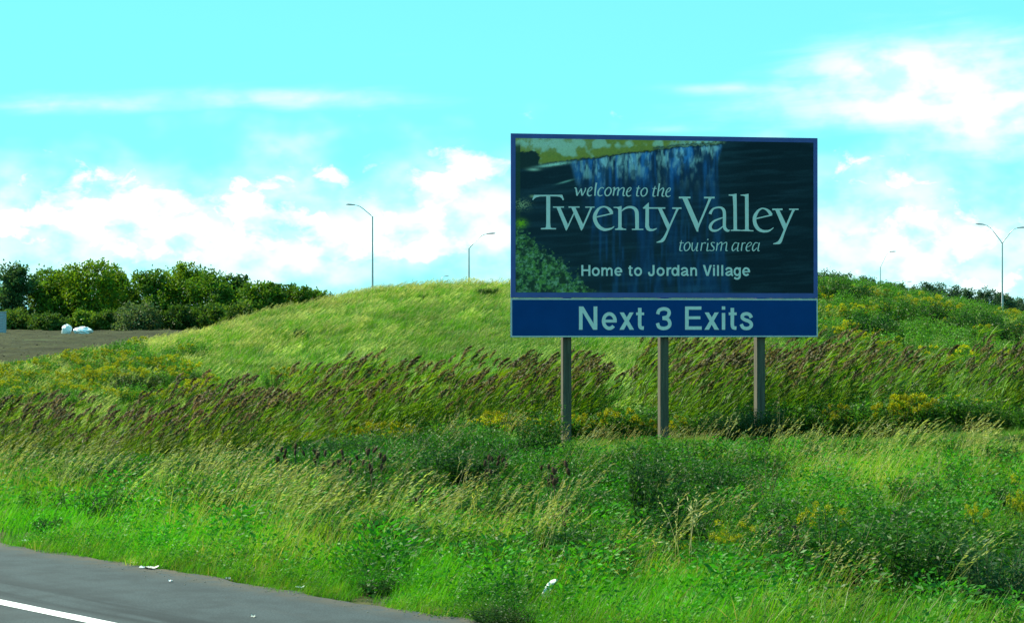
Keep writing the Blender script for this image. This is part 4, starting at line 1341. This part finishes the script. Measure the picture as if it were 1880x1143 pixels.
# foliage, lower left
edge_f = np.interp(cx, [75, 130, 200, 300, 380, 480], [530, 560, 640, 705, 775, 858]) + (nB - .5) * 150 + (nA - .5) * 120
fol = sst(cy - edge_f, -10, 14) * (1 - sst(cx, 440, 520))
over(pc_(24, 54, 42), fol)
over(pc_(44, 88, 40), fol * sst(nB, .42, .62) * .9)
over(pc_(56, 104, 60), fol * sst(nC, .50, .66) * .8)
over(pc_(70, 112, 92), fol * sst(vnoise(cx * .10 + 9, cy * .10, 87), .56, .74) * .8)
over(pc_(12, 30, 30), fol * sst(vnoise(cx * .05, cy * .05 + 4, 88), .48, .66) * .85)
over(pc_(70, 122, 24), np.exp(-(((cx - 104) / 24) ** 2 + ((cy - 508) / 18) ** 2)) * sst(nC, .2, .5) * 1.2)
over(pc_(86, 120, 92), np.exp(-(((cx - 108) / 34) ** 2 + ((cy - 415) / 22) ** 2)) * sst(nC, .42, .62))
over(pc_(86, 120, 92), np.exp(-(((cx - 160) / 12) ** 2 + ((cy - 372) / 6) ** 2)) * .8)
P *= (1 + (rng.random(cx.shape) - .5) * .22)[..., None]
vx = np.column_stack([(gx0 + U.ravel() * (gx1 - gx0)), np.full(U.size, -0.003), (gy0 + V_.ravel() * (gy1 - gy0)) + OZ])
ii = (np.arange(NV)[:, None] * (NU + 1) + np.arange(NU)[None]).ravel()
pr = link('printed_picture', mk('printed_picture', vx, np.column_stack([ii, ii + 1, ii + NU + 2, ii + NU + 1]), M_PRINT, P.reshape(-1, 3)), board)
pr['label'] = 'printed photograph of a waterfall with leaves in one corner'


# --- lettering
class Lettering:
    def __init__(self, x0, y0, k):
        self.x0, self.y0, self.k = x0, y0, k
        self.v, self.f, self.n = [], [], 0

    def at(self, x0, y0, k):
        self.x0, self.y0, self.k = x0, y0, k
        return self

    def P(self, x, y):
        return sp_(self.x0 + x / self.k, self.y0 + y / self.k)

    def lay(self):
        self.n += 1
        return -0.0045 - 0.00025 * (self.n % 14)

    def poly(self, pts):
        y = self.lay(); b = len(self.v)
        p2 = [self.P(*q) for q in pts]
        self.v += [(u_, y, w_ + OZ) for u_, w_ in p2]
        for t in tessellate_polygon([[Vector((u_, w_, 0)) for u_, w_ in p2]]):
            self.f.append(tuple(b + i for i in t))

    def bar(self, x0, y0, x1, y1):
        self.poly([(x0, y0), (x1, y0), (x1, y1), (x0, y1)])

    def stroke(self, pts, dx_=0, dy_=0, k=1.0):
        """smooth pen stroke through (x, y, width)"""
        A = np.array(pts, float); A[:, 0] += dx_; A[:, 1] += dy_; A[:, 2] *= k
        m_ = len(A); out = []
        if m_ == 2:
            out = [A[0], A[1]]
        else:
            for i in range(m_ - 1):
                p0, p1, p2, p3 = A[max(i - 1, 0)], A[i], A[i + 1], A[min(i + 2, m_ - 1)]
                for t in np.linspace(0, 1, 6, endpoint=(i == m_ - 2)):
                    out.append(.5 * ((2 * p1) + (-p0 + p2) * t + (2 * p0 - 5 * p1 + 4 * p2 - p3) * t * t + (-p0 + 3 * p1 - 3 * p2 + p3) * t ** 3))
        out = np.array(out); y = self.lay(); b = len(self.v)
        tg = np.gradient(out[:, :2], axis=0); tg /= (np.linalg.norm(tg, axis=1, keepdims=True) + 1e-9)
        nn = np.column_stack([-tg[:, 1], tg[:, 0]])
        for i in range(len(out)):
            for sg in (-.5, .5):
                u_, w_ = self.P(*(out[i, :2] + nn[i] * sg * max(out[i, 2], 2)))
                self.v.append((u_, y, w_ + OZ))
        for i in range(len(out) - 1):
            self.f.append((b + 2 * i, b + 2 * i + 1, b + 2 * i + 3, b + 2 * i + 2))

    def build(self, parent, label):
        me = bpy.data.meshes.new('lettering'); me.from_pydata(self.v, [], self.f); me.materials.append(M_WHITE)
        o = link('lettering', me, parent); o['label'] = label
        return o


KA, KC = 11.427, 9.527
T = Lettering(975, 330, KA)
T.poly([(318, 330), (402, 330), (400, 900), (412, 1000), (440, 1012), (525, 1015), (525, 1040), (205, 1040), (205, 1012), (290, 1008), (312, 990), (318, 900)])
T.poly([(60, 318), (655, 315), (690, 420), (668, 432), (640, 385), (600, 360), (540, 350), (402, 348), (318, 348), (180, 352), (110, 370), (70, 395), (45, 425), (22, 425)])
T.poly([(530, 575), (612, 575), (768, 930), (745, 1065), (730, 1062)]); T.bar(460, 560, 690, 586)
T.stroke([(745, 1035, 30), (900, 700, 26)])
T.poly([(838, 575), (926, 575), (1088, 930), (1064, 1065), (1048, 1062)]); T.bar(785, 560, 1015, 586)
T.stroke([(1062, 1040, 32), (1262, 585, 40)]); T.bar(1135, 563, 1330, 586)
T.stroke([(1745, 975, 10), (1690, 1018, 34), (1600, 1042, 50), (1525, 1042, 62), (1440, 1000, 76), (1372, 920, 80), (1334, 810, 80), (1347, 720, 74), (1400, 628, 56), (1460, 580, 40), (1530, 566, 30), (1595, 584, 44), (1652, 630, 66), (1692, 700, 72)])
T.stroke([(1345, 787, 28), (1718, 704, 28)])
T.at(1115, 330, KA)
T.poly([(228, 590), (298, 560), (298, 1000), (340, 1024), (395, 1028), (395, 1052), (160, 1052), (160, 1028), (205, 1022), (228, 1000)])
T.poly([(130, 572), (225, 568), (296, 548), (298, 590), (230, 622), (200, 594), (130, 590)])
T.stroke([(290, 668, 14), (350, 612, 32), (430, 578, 44), (510, 577, 52), (572, 604, 64), (610, 660, 78), (620, 740, 80), (622, 860, 78), (624, 1035, 78)]); T.bar(515, 1028, 755, 1053)
T.poly([(745, 585), (868, 475), (872, 578), (1060, 578), (1215, 578), (1215, 608), (872, 608), (872, 960), (895, 1020), (950, 1035), (1035, 1013), (1042, 1030), (970, 1070), (895, 1080), (830, 1057), (794, 990), (800, 608), (750, 606)])
T.poly([(1060, 600), (1140, 600), (1315, 955), (1275, 1055), (1255, 1045)])
T.stroke([(1478, 600, 52), (1430, 700, 40), (1300, 990, 38), (1220, 1170, 52), (1170, 1255, 66), (1120, 1290, 50), (1030, 1312, 14)]); T.bar(1360, 580, 1555, 612)
T.at(1240, 340, KC)
T.poly([(118, 222), (206, 222), (408, 680), (398, 812), (370, 808)]); T.bar(60, 200, 262, 232)
T.stroke([(607, 222, 52), (565, 330, 38), (400, 720, 32), (385, 795, 30)]); T.bar(498, 202, 685, 232)
T.stroke([(605, 505, 54), (620, 465, 46), (665, 410, 30), (740, 389, 30), (800, 394, 38), (845, 440, 54), (856, 520, 56), (856, 720, 56), (882, 775, 54), (920, 796, 38), (945, 783, 20)])
T.stroke([(832, 565, 16), (760, 590, 26), (680, 625, 34), (625, 680, 47), (607, 735, 54), (630, 780, 46), (680, 796, 38), (750, 780, 28), (838, 712, 16)])
T.poly([(930, 163), (1000, 160), (1068, 148), (1072, 400), (1076, 770), (1120, 779), (1145, 783), (1145, 801), (965, 799), (965, 782), (1015, 775), (1012, 400), (1000, 190), (930, 184)])
T.at(1340, 340, KC)
T.poly([(185, 166), (260, 160), (325, 150), (328, 770), (350, 784), (410, 788), (410, 807), (215, 802), (170, 800), (170, 787), (265, 775), (262, 200), (240, 188), (185, 183)])
T.bar(150, 782, 230, 800)
T.stroke([(765, 740, 8), (700, 788, 28), (640, 804, 40), (570, 801, 46), (500, 768, 58), (446, 690, 64), (429, 600, 64), (442, 530, 60), (490, 452, 42), (540, 414, 28), (580, 406, 22), (640, 426, 36), (690, 470, 54), (720, 522, 58)])
T.stroke([(460, 584, 22), (738, 519, 22)])
T.bar(740, 408, 920, 437); T.poly([(790, 430), (862, 430), (1003, 722), (967, 812), (945, 790)])
T.stroke([(1116, 428, 48), (1080, 500, 38), (960, 780, 36), (905, 920, 48), (870, 990, 60), (820, 1014, 38), (755, 1025, 12)]); T.bar(1035, 410, 1200, 433)
T.build(board, 'large pale serif words Twenty Valley')

T = Lettering(1050, 330, 9.895)
kw = 1.15
e_ = [(290, 225, 8), (345, 190, 12), (365, 150, 14), (345, 135, 12), (310, 160, 16), (285, 215, 22), (285, 265, 24), (315, 293, 18), (365, 275, 8)]
o_ = [(660, 140, 14), (610, 190, 20), (600, 250, 22), (630, 292, 16), (680, 270, 18), (710, 210, 22), (700, 155, 18), (660, 140, 14)]
t_s = [[(1215, 110, 10), (1195, 170, 20), (1180, 240, 22), (1178, 290, 20), (1220, 295, 8)], [(1165, 155, 11), (1240, 155, 11)]]
for st in ([(45, 155, 8), (70, 150, 20), (85, 220, 26), (92, 290, 22)], [(92, 290, 12), (170, 160, 14)], [(165, 160, 22), (185, 290, 24)], [(188, 290, 14), (240, 190, 16), (245, 145, 18)], e_,
           [(445, 55, 26), (428, 150, 24), (415, 290, 22)], [(580, 160, 18), (545, 140, 12), (500, 170, 18), (475, 225, 24), (480, 275, 22), (510, 293, 16), (555, 278, 8)], o_,
           [(740, 160, 10), (775, 145, 20), (760, 220, 22), (750, 290, 22)], [(765, 210, 8), (800, 165, 14), (840, 145, 16), (850, 170, 22), (835, 230, 22), (828, 290, 22)],
           [(845, 210, 8), (890, 160, 14), (935, 145, 16), (945, 175, 22), (930, 250, 22), (935, 288, 20), (965, 285, 10)], *t_s,
           [(1590, 65, 22), (1575, 160, 22), (1555, 298, 22)], [(1570, 220, 8), (1620, 170, 14), (1655, 150, 16), (1665, 180, 22), (1640, 260, 22), (1645, 298, 20), (1685, 298, 8)]):
    T.stroke(st, k=kw)
T.stroke(e_, 710, 6, kw); T.stroke(o_, 655, 6, kw); T.stroke(t_s[0], 298, 5, kw); T.stroke(t_s[1], 298, 5, kw); T.stroke(e_, 1425, 14, kw)
T.build(board, 'slanted pale words welcome to the')

T = Lettering(1240, 430, 11.75)
a_ = [[(1340, 190, 14), (1280, 185, 14), (1230, 260, 20), (1225, 330, 22), (1250, 355, 16), (1320, 290, 10)], [(1365, 180, 20), (1345, 270, 20), (1335, 350, 20), (1370, 352, 8)]]
for st in ([(130, 130, 8), (115, 210, 20), (98, 290, 22), (100, 350, 20), (150, 352, 8)], [(90, 185, 12), (180, 185, 12)],
           [(265, 170, 14), (205, 220, 18), (190, 300, 22), (220, 355, 16), (280, 325, 18), (315, 250, 22), (300, 185, 18), (265, 170, 14)],
           [(365, 180, 18), (355, 280, 20), (365, 345, 20), (400, 350, 10), (455, 260, 10)], [(480, 180, 20), (465, 270, 20), (455, 350, 20), (490, 352, 8)],
           [(575, 180, 20), (560, 270, 20), (545, 355, 20)], [(570, 230, 8), (610, 185, 12), (655, 190, 22)],
           [(700, 190, 20), (690, 270, 20), (680, 350, 20), (740, 345, 8)], [(690, 125, 20), (705, 100, 20)],
           [(850, 185, 14), (800, 175, 12), (770, 200, 18), (790, 245, 24), (830, 290, 22), (820, 340, 16), (770, 355, 12), (740, 340, 14)],
           [(905, 180, 20), (895, 260, 20), (880, 355, 20)], [(895, 250, 8), (960, 185, 14), (1000, 180, 16), (990, 270, 20), (975, 355, 20)],
           [(990, 240, 8), (1060, 185, 14), (1105, 180, 16), (1095, 270, 20), (1090, 350, 20), (1130, 350, 8)], *a_,
           [(1445, 180, 20), (1430, 270, 20), (1420, 355, 20)], [(1440, 230, 8), (1475, 185, 12), (1510, 190, 20)],
           [(1530, 290, 8), (1620, 235, 12), (1640, 190, 14), (1600, 175, 12), (1550, 220, 16), (1525, 300, 22), (1545, 355, 20), (1610, 350, 8)]):
    T.stroke(st, k=1.2)
T.stroke(a_[0], 440, 0, 1.2); T.stroke(a_[1], 445, 0, 1.2)
T.build(board, 'slanted pale words tourism area')


def ring(T, x, y, rx, ry, w, a0=0.0, a1=360.0):
    n_ = 22
    T.stroke([(x + (rx - w / 2) * math.cos(R(a0 + (a1 - a0) * i / n_)), y - (ry - w / 2) * math.sin(R(a0 + (a1 - a0) * i / n_)), w) for i in range(n_ + 1)])


def pen(T, w, pts, dx_=0):
    T.stroke([(x + dx_, y, w) for x, y in pts])


K1 = (1050, 550, 5.371)


def let_x(T, d_):
    T.poly([(470 + d_, 125), (512 + d_, 125), (612 + d_, 295), (568 + d_, 295)]); T.poly([(568 + d_, 125), (608 + d_, 125), (512 + d_, 295), (468 + d_, 295)])


def let_t(T, d_):
    pen(T, 35, [(668, 80), (668, 160), (668, 245), (678, 274), (709, 279)], d_); T.bar(632 + d_, 125, 711 + d_, 152)


T = Lettering(*K1)
T.bar(69, 66, 105, 295); T.bar(213, 66, 250, 295); T.poly([(70, 66), (112, 66), (250, 295), (208, 295)])
ring(T, 368, 210, 74, 88, 34, -4, 318); T.bar(312, 196, 441, 224)
let_x(T, 0); let_t(T, 0)
T.build(exitb, 'pale plain word Next')
T = Lettering(*K1)
pen(T, 34, [(845, 142), (860, 104), (905, 89), (948, 102), (958, 135), (938, 168), (893, 181)])
pen(T, 34, [(893, 181), (945, 193), (965, 233), (950, 268), (905, 282), (860, 270), (843, 230)])
T.build(exitb, 'pale plain numeral 3')
T = Lettering(*K1)
T.bar(1115, 66, 1151, 295); T.bar(1149, 66, 1276, 98); T.bar(1149, 163, 1266, 192); T.bar(1149, 262, 1279, 295)
let_x(T, 838); T.bar(1477, 130, 1511, 295); T.bar(1477, 65, 1511, 98); let_t(T, 913)
pen(T, 34, [(1768, 178), (1752, 148), (1718, 138), (1684, 150), (1680, 178), (1705, 197), (1745, 212), (1768, 238), (1758, 270), (1720, 283), (1685, 272), (1668, 240)])
T.build(exitb, 'pale plain word Exits')

K2 = (1060, 475, 5.697)


def let_e(T, c_):
    ring(T, c_, 134, 41, 46, 20, -4, 318); T.bar(c_ - 26, 127, c_ + 40, 142)


def let_a(T, d_):
    pen(T, 19, [(1088, 116), (1103, 99), (1130, 98), (1145, 112), (1147, 140), (1148, 164), (1162, 175)], d_)
    pen(T, 18, [(1146, 128), (1112, 137), (1092, 151), (1098, 167), (1122, 169), (1146, 150)], d_)


T = Lettering(*K2)
T.bar(41, 65, 62, 178); T.bar(115, 65, 136, 178); T.bar(60, 110, 117, 129); ring(T, 192, 134, 42, 46, 20)
T.bar(250, 90, 270, 178)
pen(T, 19, [(262, 118), (284, 99), (304, 108), (308, 130), (308, 178)]); pen(T, 19, [(312, 118), (334, 99), (355, 108), (358, 130), (358, 178)])
let_e(T, 428)
T.build(board, 'pale plain word Home')
T = Lettering(*K2)
pen(T, 20, [(551, 72), (551, 115), (551, 155), (558, 169), (576, 169)]); T.bar(532, 90, 577, 104); ring(T, 634, 134, 42, 46, 20)
T.build(board, 'pale plain word to')
T = Lettering(*K2)
pen(T, 21, [(796, 65), (796, 110), (796, 148), (786, 167), (768, 171), (753, 162), (748, 138)]); ring(T, 870, 134, 42, 46, 20)
T.bar(932, 90, 952, 178); pen(T, 18, [(945, 122), (958, 101), (983, 98)])
ring(T, 1021, 134, 38, 46, 20); T.bar(1046, 65, 1066, 178); let_a(T, 0)
T.bar(1180, 90, 1200, 178); pen(T, 19, [(1192, 118), (1214, 99), (1236, 107), (1241, 130), (1241, 178)])
T.build(board, 'pale plain word Jordan')
T = Lettering(*K2)
T.poly([(1312, 65), (1335, 65), (1360, 150), (1373, 178), (1348, 178)]); T.poly([(1384, 65), (1406, 65), (1372, 178), (1350, 178)])
T.bar(1418, 92, 1438, 178); T.bar(1418, 65, 1438, 82); T.bar(1460, 65, 1480, 178); T.bar(1505, 65, 1525, 178); let_a(T, 465)
ring(T, 1671, 134, 38, 46, 20); pen(T, 20, [(1699, 90), (1699, 140), (1698, 182), (1686, 203), (1664, 207), (1640, 196)]); let_e(T, 1765)
T.build(board, 'pale plain word Village')

# ------------------------------------------------------------------ litter, heap, cabinet
M_BAG = plain_mat('white_plastic', (0.78, 0.80, 0.80), 0.35, 0.06, 20.0, bump=.4)
M_PAPER = plain_mat('pale_litter', (0.62, 0.58, 0.50), 0.8, 0.2, 30.0)


def crumple(name, loc, size, seed, mat, rz=0.0, nu=16, nv=10, amp=.28):
    r_ = np.random.default_rng(seed); V, q = [], []
    for i in range(nv + 1):
        ph = math.pi * i / nv
        for j in range(nu):
            th = 2 * math.pi * j / nu
            k = 1 + amp * (vnoise(np.array([th * 1.6 + seed]), np.array([ph * 2.2 + seed]), seed % 40, 3)[0] - .5) * 2 + r_.uniform(-.05, .05)
            V.append((size[0] * .5 * k * math.sin(ph) * math.cos(th), size[1] * .5 * k * math.sin(ph) * math.sin(th), size[2] * .5 * (1 + k * math.cos(ph))))
    for i in range(nv):
        for j in range(nu):
            q.append((i * nu + j, (i + 1) * nu + j, (i + 1) * nu + (j + 1) % nu, i * nu + (j + 1) % nu))
    o = link(name, mk(name, V, q, mat, smooth=False)); o.location = loc; o.rotation_euler = (0, 0, rz)
    return o


# plastic bag standing in the grass: a bent, slumped shape
g = ground(1000, 1112)
k = F / g.y
V, q = [], []
for i in range(9):
    t = i / 8; c = (0.10 * t ** 1.8 * 1.1, 0, .02 + .245 * t * (1 - .25 * t)); rr = (.040, .030) if i not in (0, 8) else (.02, .015)
    rr = (rr[0] * (1 - .35 * t) * (1 + .12 * math.sin(i * 2.1)), rr[1] * (1 + .2 * math.cos(i * 1.7)))
    for j in range(10):
        th = 2 * math.pi * j / 10; w = 1 + .18 * math.sin(3 * th + i)
        V.append((c[0] + rr[0] * w * math.cos(th), c[1] + rr[1] * w * math.sin(th), c[2] + .012 * math.cos(2 * th + i)))
for i in range(8):
    for j in range(10):
        q.append((i * 10 + j, i * 10 + (j + 1) % 10, (i + 1) * 10 + (j + 1) % 10, (i + 1) * 10 + j))
o = link('plastic_bag', mk('plastic_bag', V, q, M_BAG, smooth=True)); o.location = g + Vector((0, -.05, .05)); o.scale = (.85, .85, .80)
tag(o, 'white plastic bag caught upright in the grass near the road', 'bag')
for i, (x, y, w, h, lab) in enumerate([(266, 1042, .07, .018, 'flattened pale litter scrap, left one of the pair at the road edge'), (281, 1043, .09, .025, 'crumpled white litter scrap, right one of the pair at the road edge'),
                                       (45, 993, .06, .02, 'pale litter scrap at the road edge near the left side'), (247, 1033, .05, .01, 'thin litter scrap in the grass edge just left of the pair'),
                                       (313, 1067, .025, .02, 'tiny white scrap on the shoulder below the pair'), (418, 1063, .03, .02, 'tiny white scrap on the asphalt under the grass edge'),
                                       (552, 1078, .06, .012, 'flat pale scrap at the grass edge farther along the road'), (465, 1132, .03, .015, 'tiny white scrap on the asphalt near the bottom edge')]):
    d = ray(x, y); Y_ = -EYE / d.z
    r_ = np.random.default_rng(10 + i); nx_, ny_ = 7, 5
    gx_, gy_ = np.meshgrid(np.linspace(-.5, .5, nx_), np.linspace(-.5, .5, ny_))
    vx_ = np.column_stack([(gx_.ravel() + r_.normal(0, .06, 35)) * w * 1.3, (gy_.ravel() + r_.normal(0, .08, 35)) * w, np.abs(r_.normal(0, .5, 35)) * h + .002])
    i0 = (np.arange(ny_ - 1)[:, None] * nx_ + np.arange(nx_ - 1)[None]).ravel(); q_ = np.column_stack([i0, i0 + 1, i0 + nx_ + 1, i0 + nx_])
    low_v = vx_.copy(); low_v[:, 2] -= .0015
    o = link('litter_scrap', mk('litter_scrap', np.concatenate([vx_, low_v]), np.concatenate([q_, q_[:, ::-1] + 35]), M_PAPER if i % 2 else M_BAG)); o.location = (d.x * Y_, Y_, 0.001); o.rotation_euler = (0, 0, i * .7)
    tag(o, lab, 'litter', 'litter along the road edge')

# white sheeting heap on the field edge
for i, (x0, x1, yt, yb, lab) in enumerate([(113, 132, 595.5, 609, 'taller white plastic heap at the far edge of the field'), (135, 169, 600, 610, 'long low white plastic heap beside the taller one')]):
    D = 205.0; a = at(x0, yb, D); b_ = at(x1, yt, D); zb = float(zfield(np.array([a.x]), np.array([D]))[0])
    o = crumple('plastic_heap', ((a.x + b_.x) / 2, D, zb - .1), (b_.x - a.x, (b_.x - a.x) * .7, b_.z - zb + .1), 60 + i, M_BAG, 0, 22, 12, .3)
    tag(o, lab, 'heap', 'white heaps on the field')
# louvred grey cabinet cut by the left edge
D = 212.0; a = at(-16, 603, D); b_ = at(9.5, 573, D); zb = zt1(a.x, D)
e = empty('utility_cabinet', ((a.x + b_.x) / 2, D, zb)); tag(e, 'grey louvred utility cabinet at the left edge below the trees', 'cabinet')
M_CAB = plain_mat('cabinet_grey', (0.30, 0.34, 0.38), .5, .1, 2.0)
w2 = (b_.x - a.x) / 2; hh = b_.z - zb
b = MB(); b.box((-w2, -.5, -.2), (w2, .5, hh), (1, 1, 1)); link('body', b.mesh('body', M_CAB), e)
b = MB(); b.box((-w2 - .06, -.58, hh), (w2 + .06, .58, hh + .08), (1, 1, 1)); link('roof', b.mesh('roof', M_CAB), e)
for i in range(7):
    z0 = .2 + i * (hh - .3) / 7
    b = MB(); b.box((-w2 + .1, -.56, z0), (w2 - .1, -.503, z0 + .10), (1, 1, 1)); link('slat', b.mesh('slat', M_CAB), e)

# clods on the tilled field and grit at the edge of the asphalt
def pebbles(name, pts, size, mat, label, cat):
    b = MB()
    for p_ in pts:
        s_ = size * rng.uniform(.5, 1.5)
        b.ball((p_[0], p_[1], p_[2]), (s_, s_ * rng.uniform(.7, 1.2), s_ * .6), (1, 1, 1), 5, 3, .25)
    return tag(link(name, b.mesh(name, mat)), label, cat, kind='stuff')


n = 1500
Y = np.sqrt(rng.uniform(92 ** 2, 222 ** 2, n)); X = rng.uniform(-.30, -.13, n) * Y
pebbles('soil_clods', np.column_stack([X, Y, zfield(X, Y) - .02]), .065, M_FIELD, 'loose brown clods on the bare field', 'soil')
M_GRIT = plain_mat('grit', (0.20, 0.18, 0.145), .9, .35, 40.0)
n = 900
t = rng.uniform(-6, 16, n); s_ = S_EDGE - np.abs(rng.normal(0, .22, n)) + .1
pt = RD[None] * t[:, None] + RN[None] * s_[:, None]
pebbles('edge_gravel', np.column_stack([pt, np.full(n, .002)]), .006, M_GRIT, 'brown grit and gravel along the ragged edge of the asphalt', 'gravel')
